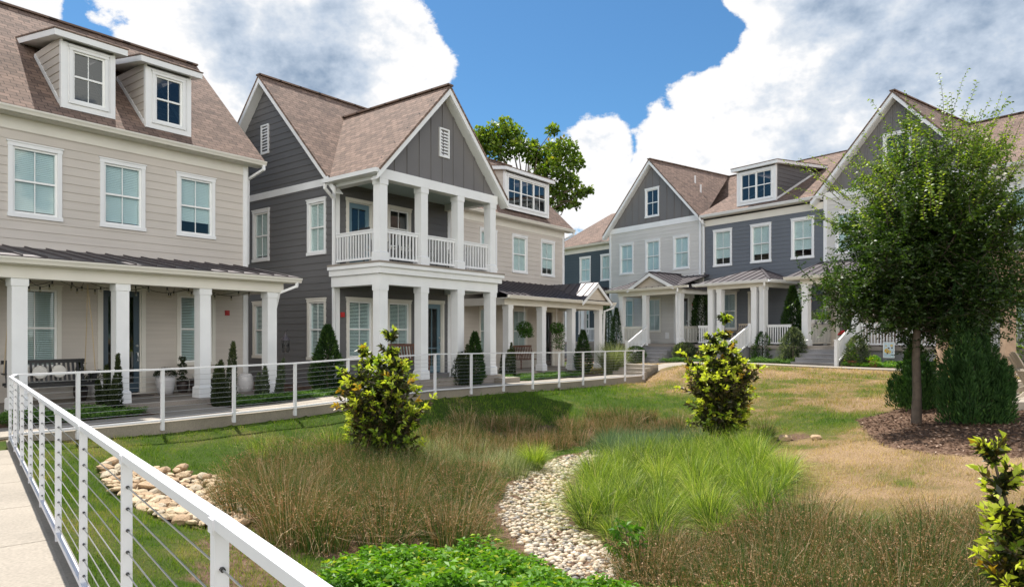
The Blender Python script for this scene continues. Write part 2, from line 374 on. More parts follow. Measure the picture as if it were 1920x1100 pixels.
def door(par, P, a0, a1, z0, z1, mat, lites=2, tr='trim', glass='glass', half=False, label=None):
    """outer trim rectangle; door leaf with a tall glazed panel"""
    cw = .1; h = (a0+cw, a1-cw, z0, z1-cw); t = MB()
    t.pbox(P, a0, a0+cw, -.02, .035, z0, z1-cw); t.pbox(P, a1-cw, a1, -.02, .035, z0, z1-cw); t.pbox(P, a0-.02, a1+.02, -.02, .045, z1-cw, z1)
    t.pbox(P, a0+cw, a0+cw+.03, -.12, -.0, z0, z1-cw); t.pbox(P, a1-cw-.03, a1-cw, -.12, -.0, z0, z1-cw); t.pbox(P, a0+cw+.03, a1-cw-.03, -.12, 0, z1-cw-.03, z1-cw)
    t.build('door_frame', tr, par)
    x0, x1, zb, zt = h[0]+.03, h[1]-.03, z0+.02, z1-cw-.03; g0 = zb+(.95 if half else .22); st = .13
    d = MB(); d.pbox(P, x0, x0+st, -.09, -.045, zb, zt); d.pbox(P, x1-st, x1, -.09, -.045, zb, zt); d.pbox(P, x0+st, x1-st, -.09, -.045, zb, g0); d.pbox(P, x0+st, x1-st, -.09, -.045, zt-.15, zt)
    if half: d.pbox(P, x0+st+.03, x1-st-.03, -.045, -.035, zb+.15, g0-.1)
    if lites == 2: d.pbox(P, (x0+x1)/2-.012, (x0+x1)/2+.012, -.08, -.05, g0, zt-.15)
    if lites in (2, 4):
        n = 1 if lites == 2 else 4
        if lites == 4: d.pbox(P, (x0+x1)/2-.012, (x0+x1)/2+.012, -.08, -.05, g0, zt-.15)
        for k in range(1, n+1):
            zz = g0+(zt-.15-g0)*k/(n+1 if n > 1 else 3.2); d.pbox(P, x0+st, x1-st, -.079, -.051, zz-.012, zz+.012)
    o = d.build('door', mat, par)
    if label: o['label'] = label
    MB().add([P(x0+st,-.065,g0),P(x1-st,-.065,g0),P(x1-st,-.065,zt-.15),P(x0+st,-.065,zt-.15)], [(0,1,2,3)]).build('pane', glass, o)
    hd = MB(); a = x1-.06; zc = z0+1.0
    MB().cyl(P(a,-.05,zc+.18), P(a,.0,zc+.18), .028, n=10).build('deadbolt', 'brass', o); hd.cyl(P(a,-.05,zc), P(a,.03,zc), .022, n=10)
    hd.tube([P(a,.03,zc), P(a,.045,zc-.08), P(a,.03,zc-.2), P(a,-.045,zc-.22)], .011, 6)
    hd.build('handle', 'brass', o)
    return h
def column(par, x, y, z0, z1, w=.27, mat='trim', name='column'):
    m = MB(); h = w/2
    m.box(x-h, x+h, y-h, y+h, z0+.26, z1-.16)
    m.hull8([(x-h-.035,y-h-.035,z0),(x+h+.035,y-h-.035,z0),(x+h+.035,y+h+.035,z0),(x-h-.035,y+h+.035,z0)], [(x-h-.03,y-h-.03,z0+.24),(x+h+.03,y-h-.03,z0+.24),(x+h+.03,y+h+.03,z0+.24),(x-h-.03,y+h+.03,z0+.24)])
    m.hull8([(x-h-.03,y-h-.03,z0+.24),(x+h+.03,y-h-.03,z0+.24),(x+h+.03,y+h+.03,z0+.24),(x-h-.03,y+h+.03,z0+.24)], [(x-h,y-h,z0+.27),(x+h,y-h,z0+.27),(x+h,y+h,z0+.27),(x-h,y+h,z0+.27)])
    m.box(x-h-.018, x+h+.018, y-h-.018, y+h+.018, z1-.16, z1-.0)
    return m.build(name, mat, par)
def railing(par, p, q, z0, h=.9, mat='trim', sp=.115, name='railing', zq=None):
    """balustrade between two plan points; zq = height of the far end when it slopes"""
    zq = z0 if zq is None else zq; m = MB(); p = Vector((p[0],p[1],z0)); q = Vector((q[0],q[1],zq)); l = (q-p).length; n = max(2, int(l/sp))
    up = Vector((0,0,h))
    m.bar(p+up, q+up, .07, .035); m.bar(p+up-Vector((0,0,.06)), q+up-Vector((0,0,.06)), .045, .07)
    m.bar(p+Vector((0,0,.1)), q+Vector((0,0,.1)), .05, .06)
    for k in range(n):
        c = p.lerp(q, (k+.5)/n); m.box(c.x-.019, c.x+.019, c.y-.019, c.y+.019, c.z+.12, c.z+h-.08)
    return m.build(name, mat, par)
def gutter(par, p, q, mat='trim', name='gutter'):
    """K-profile gutter, p..q along the eave (plan direction), p/q = top back edge; opens away from the house (right of p->q)"""
    p = Vector(p); q = Vector(q); d = (q-p).normalized(); o = d.cross(Vector((0,0,1))).normalized(); m = MB()
    prof = [(0,0),(0,-.12),(.075,-.12),(.095,-.07),(.12,-.035),(.125,.0),(.11,.0),(.10,-.02),(.07,-.1),(.02,-.1),(.02,0)]
    n = len(prof)
    vs = [c+o*a+Vector((0,0,b)) for c in (p, q) for a, b in prof]
    m.add(vs, [(i,(i+1)%n,(i+1)%n+n,i+n) for i in range(n)]+[tuple(range(n)), tuple(range(2*n-1,n-1,-1))])
    return m.build(name, mat, par)
def seams(mb, poly, up, sp=.42, th=.03, ph=.0):
    """standing seam sheet: slab + ribs running up the slope"""
    pl, nrm, u, v = mb.slab(poly, th).last
    us = [p.dot(u) for p in pl]; base = pl[0].dot(nrm); x = math.ceil((min(us)+.02-ph)/sp)*sp+ph
    while x < max(us)-.02:
        vv = []
        for i in range(len(pl)):
            a, b = pl[i], pl[(i+1) % len(pl)]; ua, ub = a.dot(u), b.dot(u)
            if (ua-x)*(ub-x) < 0: t = (x-ua)/(ub-ua); vv.append(a.dot(v)*(1-t)+b.dot(v)*t)
        if len(vv) >= 2:
            w = lambda vvv, h: u*x+v*vvv+nrm*(base+h)
            mb.bar(w(min(vv)+.005, .014), w(max(vv)-.005, .014), .02, .035, nrm)
        x += sp
    return mb
def downspout(par, pts, mat='trim'):
    m = MB()
    for a, b in zip(pts, pts[1:]): m.bar(a, b, .075, .06)
    for p in pts[1:-1]: m.ball(p, .048, n=6)
    return m.build('downspout', mat, par)
def rake(mb, P, s_eave, z_eave, s_top, z_top, d0, d1, w=.2):
    """rake board under a roof edge; vertical strip following the slope"""
    lo = [P(s_eave,d0,z_eave-w),P(s_top,d0,z_top-w),P(s_top,d0,z_top),P(s_eave,d0,z_eave)]
    hi = [P(s_eave,d1,z_eave-w),P(s_top,d1,z_top-w),P(s_top,d1,z_top),P(s_eave,d1,z_eave)]
    return mb.hull8(lo, hi)
def root(F, name, label, cat='house', group=None): return empty(name, (F.o[0], F.o[1], 0), label, cat, F.rot, group)
def alarm(par, P, a, z): 
    m = MB(); m.pbox(P, a-.06, a+.06, .0, .06, z-.07, z+.07); m.cyl(P(a+.0,.06,z), P(a,.075,z), .04, .03, 12); return m.build('fire_alarm', 'red', par)
def lean_roof(par, x0, x1, yw, zw, yf, zf, name='porch_roof'):
    return seams(MB(), [(x0,yf,zf),(x1,yf,zf),(x1,yw,zw),(x0,yw,zw)], None).build(name, 'metal', par)
def shell(par, x0, x1, y1, zt, z0=0, mat='beige', name='rear_wall', sides=True, y0=.01):
    """plain rear and side walls that close the house"""
    m = MB(); siding(m, backw(y1), x0, x1, z0, zt)
    return m.build(name, mat, par)
def gable_side(par, P, a0, a1, z0, ze, ridge_a, zr, mat, holes=(), name='side_wall'):
    sl0 = (zr-ze)/(ridge_a-a0); sl1 = (zr-ze)/(a1-ridge_a)
    xl = lambda z: a0 if z <= ze else a0+(z-ze)/sl0
    xr = lambda z: a1 if z <= ze else a1-(z-ze)/sl1
    m = MB(); siding(m, P, xl, xr, z0, zr-.02, holes); return m.build(name, mat, par)
def interior(par, x0, x1, y0, y1, z0, z1):
    """floors inside, so that no light falls through"""
    m = MB(); m.box(x0, x1, y0, y1, z0, z0+.05); m.box(x0, x1, y0, y1, 3.2+z0, 3.3+z0); m.box(x0, x1, y0, y1, z1-.1, z1)
    return m.build('floor', 'interior', par)
def shed_dormer(par, x0, x1, yf, z0, z1, slope, ze, units, sidemat, facemat, roofrise=.33, blind=0, glass='glass_dark', apron=None, dlabel=None):
    """x0..x1 face at y=yf; roof plane z = ze+slope*(y) ; dormer roof rises backwards"""
    yr = lambda z: (z-ze)/slope
    # face wall with hole, cheeks, fascia, roof
    P = front(yf); cw = .12; hz0 = z0+.14; hz1 = z1-.06
    m = MB(); hole = (x0+.15, x1-.15, hz0, hz1)
    siding(m, P, x0, x1, z0, z1, [(hole[0]+.05, hole[1]-.05, hole[2]+.05, hole[3]-.05)], e=50, lip=0)
    m.pbox(P, x0-.012, x0+.10, -.02, .02, z0+.0, z1); m.pbox(P, x1-.10, x1+.012, -.02, .02, z0+.0, z1)
    m.pbox(P, x0+.10, x1-.10, -.02, .018, z0, z0+.1); m.build('dormer_face', facemat, par)
    window(par, P, hole[0], hole[1], hole[2], hole[3], units=units, blind=blind, glass=glass, cw=.07, sill=False, label=dlabel)
    yb0 = yr(z0); ybt = yr(z1+roofrise)
    for sx, nm in ((x0, leftw(x0)), (x1, rightw(x1))):
        q = MB(); xr = lambda z: min(ybt, max(yf+.01, yr(z))) ; zt = z1+.02
        siding(q, nm, yf+.09, lambda z: max(yf+.1, yr(z)+.05), z0, zt+.1); q.build('dormer_cheek', sidemat, par)
        c = MB(); c.pbox(nm, yf-.01, yf+.09, -.02, .022, z0, z1+.05); d = nm(0,.03,0)
        # flashing board on the roof line
        a0 = Vector(nm(yf+.09, .015, ze+slope*(yf+.09)+.06)); a1 = Vector(nm(yr(z1), .015, z1+.06)); c.bar(a0, a1, .03, .09); c.build('dormer_trim', 'trim', par)
    ov = .22; rs = roofrise/(ybt-yf); zf = z1+.06
    lid = [(x0-ov, yf-ov, zf-ov*rs), (x1+ov, yf-ov, zf-ov*rs), (x1+ov, ybt+.3, zf+rs*(ybt+.3-yf)), (x0-ov, ybt+.3, zf+rs*(ybt+.3-yf))]
    up = [(a, b, c+.17) for a, b, c in lid]
    MB().hull8(lid, [(a, b, c+.14) for a, b, c in lid]).build('dormer_eave', 'trim', par)
    MB().slab([(lid[0][0]-.02, lid[0][1]-.02, lid[0][2]+.175), (lid[1][0]+.02, lid[1][1]-.02, lid[1][2]+.175), (lid[2][0]+.02, lid[2][1], lid[2][2]+.175), (lid[3][0]-.02, lid[3][1], lid[3][2]+.175)], .03).build('dormer_roof', 'shingle', par)

# ================= beige house, left (H1)
h = root(F1, 'beige_house', 'beige lap sided house at the far left with two small dormers and string lit porch')
P = front(0); H = []
for a in (-9.54, -7.66, -5.78, -3.9, -2.03):
    if a == -9.54 or a > -8: H.append(window(h, P, a, a+1.06, 4.28, 5.96, blind=.97 if a != -2.03 else .78))
H.append(window(h, P, -5.78, -4.73, .84, 2.8, blind=1, trimmat='cream', open_=True)); H.append(window(h, P, -2.03, -.96, .84, 2.8, blind=1, trimmat='cream', open_=True)); H.append(window(h, P, -8.6, -7.5, .84, 2.8, blind=1, trimmat='cream', open_=True))
H.append(door(h, P, -3.95, -2.83, .2, 2.88, 'door_navy', lites=1, tr='cream', glass='glass_dark'))
m = MB(); siding(m, P, -13, -.001, .0, 6.62, H); m.build('front_wall', 'beige', h)
gable_side(h, rightw(0), 0, 6.98, 0, 6.62, 3.49, 9.95, 'beige'); gable_side(h, leftw(-13), 0, 6.98, 0, 6.62, 3.49, 9.95, 'beige'); shell(h, -13, 0, 6.98, 6.62); interior(h, -12.95, -.05, .2, 6.9, .05, 6.7)
MB().pbox(P, -.13, .03, .0, .035, .1, 6.45).build('corner_board', 'trim', h)
MB().pbox(rightw(0), -.035, .12, .0, .03, .1, 6.45).build('corner_board', 'trim', h)
m = MB(); m.pbox(P, -13, .03, .0, .03, 6.22, 6.52); m.pbox(P, -13.3, .35, .0, .33, 6.50, 6.545); m.pbox(P, -13.3, .35, .30, .345, 6.545, 6.64)
m.build('frieze', 'cream', h)
sl = .95
m = MB(); zr = 10.33
m.slab([(-13.3,-.38,6.65),(.35,-.38,6.65),(.35,3.49,zr),(-13.3,3.49,zr)], .06); m.slab([(.35,7.36,6.65),(-13.3,7.36,6.65),(-13.3,3.49,zr),(.35,3.49,zr)], .06)
m.bar((-13.3,3.49,zr+.0), (.36,3.49,zr+.0), .22, .05); m.build('roof', 'shingle', h)
m = MB()
for s0, s1 in ((-.36, 3.49), (7.34, 3.49)): rake(m, rightw(.0), s0, 6.60, s1, zr-.06, .28, .33, .18); rake(m, rightw(0), s0, 6.58, s1, zr-.1, .0, .28, .02)
m.build('rake_board', 'trim', h)
gutter(h, (-13.3,-.345,6.63), (.36,-.345,6.63), 'cream')
downspout(h, [(.28,-.4,6.52),(.28,-.42,6.40),(.10,.10,6.15),(.10,.12,3.7)])
for a in (-4.75, -2.85, -7.6): shed_dormer(h, a, a+1.14, -.1, 6.93, 8.47, sl, 6.62+.38*sl+.03, 1, 'beige', 'trim')
# porch
lean_roof(h, -13, -.06, .0, 3.62, -2.62, 3.17)
m = MB(); m.box(-13, -.4, -2.38, -2.08, 2.76, 3.06); m.box(-.7, -.4, -2.08, 0, 2.76, 3.0); m.box(-13, -.09, -2.55, -2.38, 3.0, 3.04); m.box(-13, -.09, -2.57, -2.53, 3.04, 3.14); m.add([(-.09,-2.57,3.03),(-.09,0,3.03),(-.09,0,3.56),(-.09,-2.57,3.12)], [(0,1,2,3)]); m.build('porch_beam', 'cream', h)
MB().box(-13, -.4, -2.08, 0, 3.0, 3.03).build('porch_ceiling', 'cream', h)
gutter(h, (-13,-2.575,3.14), (-.04,-2.575,3.14), 'cream')
downspout(h, [(-.16,-2.64,3.02),(-.17,-2.62,2.93),(-.50,-2.30,2.74),(-.52,-2.16,2.3),(-.52,-2.16,.2)])
for x in (-11.8, -10, -8.15, -6.26, -4.36, -2.5, -.7): column(h, x, -2.2, .17, 2.77, .265)
m = MB(); m.box(-13, -.42, -2.42, -.0, -.1, .165); m.build('porch_floor', 'slab', h)
for x in (-6.26, -4.36, -2.5, -.7): MB().box(x-.24, x+.24, -2.46, -1.96, .0, .168).build('plinth', 'slab', h)
alarm(h, P, -.62, 2.27)
MB().box(-3.85, -2.95, -.75, -.2, .166, .18).build('doormat', 'darkwood', h)

# ================= dark grey house with two-storey porch (H2)
h = root(F2, 'dark_grey_house', 'dark grey house with a two storey white balcony porch under a front gable')
P = front(0); PL = leftw(0)
H = []
H.append(door(h, P, .36, 1.40, 3.75, 5.72, 'door_teal', lites=2, tr='cream')); H.append(window(h, P, 1.96, 2.95, 4.35, 5.72, blind=0, trimmat='cream', glass='glass_dark'))
H.append(window(h, P, .37, 1.40, .9, 2.77, blind=1, trimmat='cream', open_=True)); H.append(window(h, P, 1.94, 2.95, .9, 2.77, blind=1, trimmat='cream', open_=True)); H.append(door(h, P, 3.45, 4.49, .38, 2.82, 'door_teal', lites=2, tr='cream'))
m = MB(); siding(m, P, 0, 4.8, .1, 6.22, H); m.build('front_wall', 'dark', h)
H = [window(h, PL, 3.40, 4.37, 4.04, 5.74, blind=1), window(h, PL, .44, 1.36, 4.04, 5.72, blind=1), window(h, PL, .44, 1.36, .9, 2.75, blind=1, trimmat='cream', open_=True), window(h, PL, 3.40, 4.37, .9, 2.75, blind=1, trimmat='cream', open_=True)]
zr = 9.97; ry = 3.56
gable_side(h, PL, 0, 7.12, .0, 6.27, ry, zr-.08, 'dark', H); gable_side(h, rightw(4.8), 0, 7.12, .0, 6.27, ry, zr-.08, 'dark'); shell(h, 0, 4.8, 7.12, 6.27, mat='dark'); interior(h, .1, 4.7, .25, 7, .1, 6.2)
m = MB(); m.pbox(PL, .0, 7.12, .0, .03, 6.06, 6.27); m.pbox(PL, 0, .12, .0, .03, .1, 6.06); m.build('side_band', 'trim', h)
MB().pbox(P, -.03, .12, .0, .035, .1, 6.2).build('corner_board', 'trim', h)
MB().pbox(P, 4.66, 4.8, .0, .035, .1, 6.0).build('corner_board', 'trim', h)
# louvred vents
def vent(par, P, a0, a1, z0, z1):
    m = MB(); f = .045; m.pbox(P, a0, a0+f, 0, .05, z0, z1); m.pbox(P, a1-f, a1, 0, .05, z0, z1); m.pbox(P, a0+f, a1-f, 0, .05, z0, z0+f); m.pbox(P, a0+f, a1-f, 0, .05, z1-f, z1)
    z = z0+f
    while z < z1-f-.06:
        m.add([P(a0+f,.045,z),P(a1-f,.045,z),P(a1-f,.005,z+.06),P(a0+f,.005,z+.095)], [(0,1,2,3)]); z += .095
    return m.build('gable_vent', 'trim', par)
vent(h, PL, 3.42, 3.86, 7.5, 8.45)
# main roof
ms = 1.04; m = MB()
zm = lambda y: zr-ms*abs(y-ry)
m.slab([(-.32,-.02,zm(-.02)),(5.1,-.02,zm(-.02)),(5.1,ry,zr),(-.32,ry,zr)], .06); m.slab([(5.1,7.45,zm(7.45)),(-.32,7.45,zm(7.45)),(-.32,ry,zr),(5.1,ry,zr)], .06)
m.bar((-.33,ry,zr), (5.1,ry,zr), .22, .05); m.build('roof', 'shingle', h)
m = MB()
for s0, s1 in ((-.34, ry), (7.44, ry)): rake(m, PL, s0, zm(s0)-.05, s1, zr-.06, .26, .31, .2); rake(m, PL, s0, zm(s0)-.2, s1, zr-.22, .0, .26, .02)
m.build('rake_board', 'trim', h)
# front gable over the balcony
gx = 2.4; gz0 = 6.10; gzr = 9.08; fs = (gzr-gz0)/2.75; yb = ry-(zr-gzr)/ms
m = MB()
ye = ry-(zr-gz0)/ms
m.slab([(gx-2.75,-2.32,gz0),(gx,-2.32,gzr),(gx,yb,gzr),(gx-2.75,ye,gz0)], .06); m.slab([(gx+2.75,-2.32,gz0),(gx,-2.32,gzr),(gx,yb,gzr),(gx+2.75,ye,gz0)], .06)
m.bar((gx,-2.33,gzr), (gx,yb,gzr), .22, .05); m.build('porch_gable_roof', 'shingle', h)
PF = front(-1.98)
m = MB()
for sg in (-1, 1): rake(m, PF, gx+sg*2.76, gz0-.05, gx, gzr-.06, .26, .32, .22); rake(m, PF, gx+sg*2.76, gz0-.26, gx, gzr-.27, .0, .27, .02)
m.build('gable_rake_board', 'trim', h)
sl0 = lambda z: gx-2.75+(z-gz0)/fs; sl1 = lambda z: gx+2.75-(z-gz0)/fs
m = MB(); battens(m, PF, lambda z: max(sl0(z), -.12), lambda z: min(sl1(z), 4.9), 6.16, gzr-.2, sp=.475, x0=.03); m.build('gable_panel', 'darkbb', h)
vent(h, PF, 2.24, 2.66, 6.98, 7.85)
m = MB(); m.box(-.15, 4.82, -2.12, -1.82, 5.90, 6.17); m.box(-.15, .13, -1.82, 0, 5.90, 6.14); m.box(4.52, 4.8, -1.82, 0, 5.90, 6.14); m.box(-.35, -.15, -2.2, 0, 6.0, 6.03); m.build('balcony_beam', 'trim', h)
m = MB(); m.box(.13, 4.52, -1.82, 0, 6.10, 6.13)
m.build('balcony_ceiling', 'ceiling', h)
gutter(h, (-.36,0,6.10), (-.36,-2.30,6.10)) if False else None
m = MB(); m.box(-.46, -.34, -2.30, .05, 5.99, 6.10); m.build('gutter', 'trim', h)
downspout(h, [(-.40,-.05,5.98),(-.40,-.03,5.85),(-.09,-.02,5.6),(-.09,-.02,.2)])
for x in (.0, 1.54, 3.08, 4.62): column(h, x, -1.96, 3.66, 5.91, .27, name='balcony_column'); column(h, x, -1.96, .37, 3.03, .28)
m = MB(); m.box(-.16, 4.82, -2.12, -1.80, 3.03, 3.33); m.box(-.16, .16, -1.80, 0, 3.03, 3.33); m.box(4.52, 4.82, -1.80, 0, 3.03, 3.33)
m.box(-.24, 4.92, -2.22, 0, 3.33, 3.50); m.box(-.30, 4.98, -2.28, 0, 3.50, 3.60); m.build('balcony_fascia', 'trim', h)
MB().box(-.31, 4.99, -2.29, 0, 3.60, 3.655).build('balcony_floor', 'slab', h)
MB().box(.16, 4.52, -1.8, 0, 3.28, 3.32).build('porch_ceiling', 'ceiling', h)
for a, b in ((.135, 1.40), (1.68, 2.94), (3.22, 4.48)): railing(h, (a, -1.96), (b, -1.96), 3.68, .88, name='balcony_railing')
railing(h, (.0, -1.82), (.0, -.04), 3.68, .88, name='balcony_railing'); railing(h, (4.62, -1.82), (4.62, -.04), 3.68, .88, name='balcony_railing')
m = MB(); m.box(-.25, 4.9, -2.25, .0, .0, .37); m.build('porch_floor', 'slab', h)
alarm(h, P, .22, 2.25)

# ================= beige house with triple dormer (B)
h = root(FB, 'beige_house', 'beige house with a wide triple window dormer and a dark metal porch roof')
P = front(0); H = []
for a in (-6.3, -4.12, -1.94): H.append(window(h, P, a, a+1.12, 4.38, 6.08, blind=1))
for a in (-6.35, -4.12): H.append(window(h, P, a, a+1.1, .82, 2.84, blind=.98, trimmat='cream', open_=True))
H.append(door(h, P, -1.95, -.85, .2, 2.85, 'door_dark', lites=2, tr='cream'))
m = MB(); siding(m, P, -8.2, 0, .0, 6.7, H); m.build('front_wall', 'beige', h)
gable_side(h, rightw(0), 0, 7, 0, 6.7, 3.5, 10.2, 'beige'); shell(h, -8, 0, 7, 6.7); interior(h, -7.95, -.05, .2, 6.9, .05, 6.75); gable_side(h, leftw(-8), 0, 7, 0, 6.7, 3.5, 10.2, 'beige')
MB().pbox(P, -.14, .03, .0, .035, .1, 6.4).build('corner_board', 'trim', h)
MB().pbox(rightw(0), -.035, .12, 0, .03, .1, 6.4).build('corner_board', 'trim', h)
m = MB(); m.pbox(P, -8, .03, .0, .03, 6.3, 6.6); m.pbox(P, -8, .35, .0, .33, 6.6, 6.64); m.pbox(P, -8, .35, .30, .345, 6.64, 6.75); m.build('frieze', 'cream', h)
zr = 10.4; m = MB(); m.slab([(-8,-.38,6.75),(.35,-.38,6.75),(.35,3.5,zr),(-8,3.5,zr)], .06); m.slab([(.35,7.38,6.75),(-8,7.38,6.75),(-8,3.5,zr),(.35,3.5,zr)], .06); m.bar((-8,3.5,zr), (.36,3.5,zr), .2, .05); m.build('roof', 'shingle', h)
m = MB()
for s0, s1 in ((-.36, 3.5), (7.36, 3.5)): rake(m, rightw(.0), s0, 6.70, s1, zr-.06, .28, .33, .18)
m.build('rake_board', 'trim', h)
gutter(h, (-8,-.345,6.73), (.36,-.345,6.73), 'cream')
downspout(h, [(.26,-.4,6.62),(.26,-.42,6.5),(.1,.10,6.25),(.1,.12,.3)])
shed_dormer(h, -4.85, -1.58, -.2, 7.05, 8.62, (zr-6.75)/3.88, 6.75+.38*(zr-6.75)/3.88+.02, 3, 'beige', 'trim')
m = MB(); seams(m, [(-7.75,-2.62,3.17),(.30,-2.62,3.17),(.30,0,3.98),(-7.75,0,3.98)], None, ph=.1)
m.build('porch_roof', 'metal', h)
g0, g1, ga, gt = -2.55, -.2, -1.38, 3.98
m = MB(); sl = (gt-3.2)/(ga-g0); yb = -2.62+(gt-3.17)/((3.98-3.17)/2.62)
seams(m, [(g0-.1,-2.75,3.2-.1*sl),(ga,-2.75,gt),(ga,-.02,gt),(g0-.1,-2.5,3.2-.1*sl)], None); seams(m, [(g1+.1,-2.75,3.2-.1*sl),(ga,-2.75,gt),(ga,-.02,gt),(g1+.1,-2.5,3.2-.1*sl)], None, ph=.2)
m.build('porch_gable_roof', 'metal', h)
m = MB()
for a in (g0-.1, g1+.1): rake(m, front(-2.6), a, 3.2-.1*sl-.03, ga, gt-.03, .09, .14, .17)
m.build('porch_rake_board', 'trim', h)
m = MB(); siding(m, front(-2.6), lambda z: g0+(z-3.2)/sl, lambda z: g1-(z-3.2)/sl, 3.2, gt-.1); m.build('porch_gable', 'tan', h)
m = MB(); m.box(-7.5, -.12, -2.25, -1.95, 2.80, 3.08); m.box(-7.5, -7.25, -1.95, 0, 2.80, 3.08); m.box(-.4, -.12, -1.95, 0, 2.8, 3.08); m.box(-7.75, .3, -2.56, -2.25, 3.02, 3.06); m.box(-7.75, .3, -2.6, -2.56, 3.03, 3.14); m.build('porch_beam', 'cream', h)
MB().box(-7.4, -.15, -1.95, 0, 3.04, 3.07).build('porch_ceiling', 'cream', h)
gutter(h, (-7.75,-2.6,3.15), (.32,-2.6,3.15), 'cream')
for x, z in ((-7.11, .27), (-4.87, .2), (-2.62, .14), (-.3, .06)): column(h, x, -2.1, z, 2.81, .275)
MB().box(-7.6, 0, -2.4, 0, -.2, .06).build('porch_floor', 'slab', h)
MB().box(-7.6, -1.0, -2.0, 0, .06, .2).build('porch_step', 'slab', h)
downspout(h, [(.22,-2.66,3.03),(.2,-2.6,2.9),(-.08,-2.3,2.75),(-.08,-2.2,.1)])

# ================= right row, three storeys of gables: light grey (A), blue grey (B), light grey (C), next (D), slate (E)
def row_rake(h, P, c, half, zt, ze, over=.3):
    m = MB(); sl = (zt-ze)/half
    for sg in (-1, 1): rake(m, P, c+sg*half, ze-.06, c, zt-.06, over-.05, over+.0, .22); rake(m, P, c+sg*half, ze-.28, c, zt-.28, .0, over-.05, .02)
    return m.build('rake_board', 'trim', h)
def stoop(par, x0, x1, yf, z0, z1, n, name='steps', run=.3):
    m = MB(); rise = (z1-z0)/n
    for k in range(n-1): m.box(x0, x1, yf-run*(n-1-k), yf-(run*(n-2-k) if k < n-2 else 0), z0-.3, z0+rise*(k+1)); m.box(x0-.01, x1+.01, yf-run*(n-1-k)-.025, yf-run*(n-1-k)+.08, z0+rise*(k+1)-.0, z0+rise*(k+1)+.03)
    return m.build(name, 'stair', par)
def stair_rail(par, x, y0, y1, z0, z1, lower=False):
    m = railing(par, (x, y0), (x, y1), z0, .9, zq=z1, name='stair_railing')
    p = MB(); p.box(x-.06, x+.06, y0-.06, y0+.06, z0-.15, z0+1.0); p.box(x-.075, x+.075, y0-.075, y0+.075, z0+1.0, z0+1.03); p.build('newel_post', 'trim', par); MB().box(x-.05, x+.05, y1-.05, y1+.05, z1-.1, z1+.98).build('newel_post', 'trim', par)
FLO = 1.2
def row_gable(h, w0, w1, c, half, zt, ze, wallmat, wins, gw, lowH):
    P = front(0); H = []
    for a in wins: H.append(window(h, P, a, a+1.1, 5.2, 7.05, blind=1))
    m = MB(); siding(m, P, w0, w1, .1, 7.72, H+lowH, e=.19); m.build('front_wall', wallmat, h)
    MB().pbox(P, w0-.02, w1+.02, .0, .045, 7.70, 8.0).build('gable_band', 'trim', h)
    sl = (zt-ze)/half; g = window(h, P, *gw, blind=0, glass='glass_dark')
    m = MB(); battens(m, P, lambda z: max(w0, c-half+(z-ze)/sl+.02), lambda z: min(w1, c+half-(z-ze)/sl-.02), 8.0, zt-.2, [g], sp=.52, x0=w0+.25); m.build('gable_panel', 'darkbb' if wallmat != 'x' else 'blue', h)
    MB().pbox(P, w0-.03, w0+.12, .0, .035, .4, 7.7).build('corner_board', 'trim', h)
    MB().pbox(P, w1-.12, w1+.03, .0, .035, .4, 7.7).build('corner_board', 'trim', h)
    MB().pbox(leftw(w0), -.035, .12, 0, .03, .4, 7.7).build('corner_board', 'trim', h)
    MB().pbox(rightw(w1), -.035, .12, 0, .03, .4, 7.7).build('corner_board', 'trim', h)
    m = MB(); yr = 7.0
    yv = 7.0-(zt-ze)/.53
    m.slab([(c-half,-.32,ze),(c,-.32,zt),(c,yr,zt),(c-half,-.3,ze)], .06); m.slab([(c+half,-.32,ze),(c,-.32,zt),(c,yr,zt),(c+half,-.3,ze)], .06); m.bar((c,-.33,zt), (c,yr,zt), .22, .05)
    m.build('gable_roof', 'shingle', h)
    row_rake(h, P, c, half, zt, ze)
def row_roof(h, x0, x1, y0=-.35):
    m = MB(); m.slab([(x0,y0,7.87),(x1,y0,7.87),(x1,7,11.56),(x0,7,11.56)], .06); m.slab([(x1,14.3,7.87),(x0,14.3,7.87),(x0,7,11.56),(x1,7,11.56)], .06); m.bar((x0,7,11.56), (x1,7,11.56), .22, .05); return m.build('roof', 'shingle', h)
def row_sides(h, x0, x1, mat):
    m = MB(); zz = lambda z: 0 if z < 7.75 else (z-7.75)/.53
    for PP in (leftw(x0), rightw(x1)): siding(m, PP, zz, lambda z: 14-zz(z), .1, 11.4)
    m.build('side_wall', mat, h); shell(h, x0, x1, 14, 7.8, mat=mat); interior(h, x0+.1, x1-.1, .25, 13.9, 1.1, 7.7)

# A
h = root(FR, 'light_grey_house', 'light grey house with a dark board gable, left end of the right hand row')
P = front(0)
low = [window(h, P, .88, 1.95, 1.9, 3.78, blind=1, trimmat='cream', open_=True), window(h, P, 2.95, 4.02, 1.8, 3.76, blind=1, trimmat='cream', open_=True), door(h, P, 4.95, 6.0, 1.22, 3.75, 'door_dark', lites=2, tr='trim')]
row_gable(h, 0, 6.76, 3.38, 3.72, 11.56, 7.68, 'grey', (.84, 2.87, 4.9), (2.85, 3.9, 8.3, 9.97), low)
m = MB(); siding(m, leftw(0), 0, 14, .1, 7.6); siding(m, rightw(6.76), 0, 14, .1, 7.6); m.build('side_wall', 'grey', h); shell(h, 0, 6.76, 14, 7.8, mat='grey'); interior(h, .1, 6.66, .25, 13.9, 1.1, 7.65); row_roof(h, 3.38, 7.0, 3)
MB().slab([(-.34,-.3,7.68),(3.38,6.9,11.56),(3.38,14,11.56),(-.34,14,7.68)], .06).build('roof', 'shingle', h)
alarm(h, P, 6.25, 3.3); MB().pbox(P, 4.36, 4.6, 0, .05, 1.45, 1.8).build('utility_box', 'trim', h)
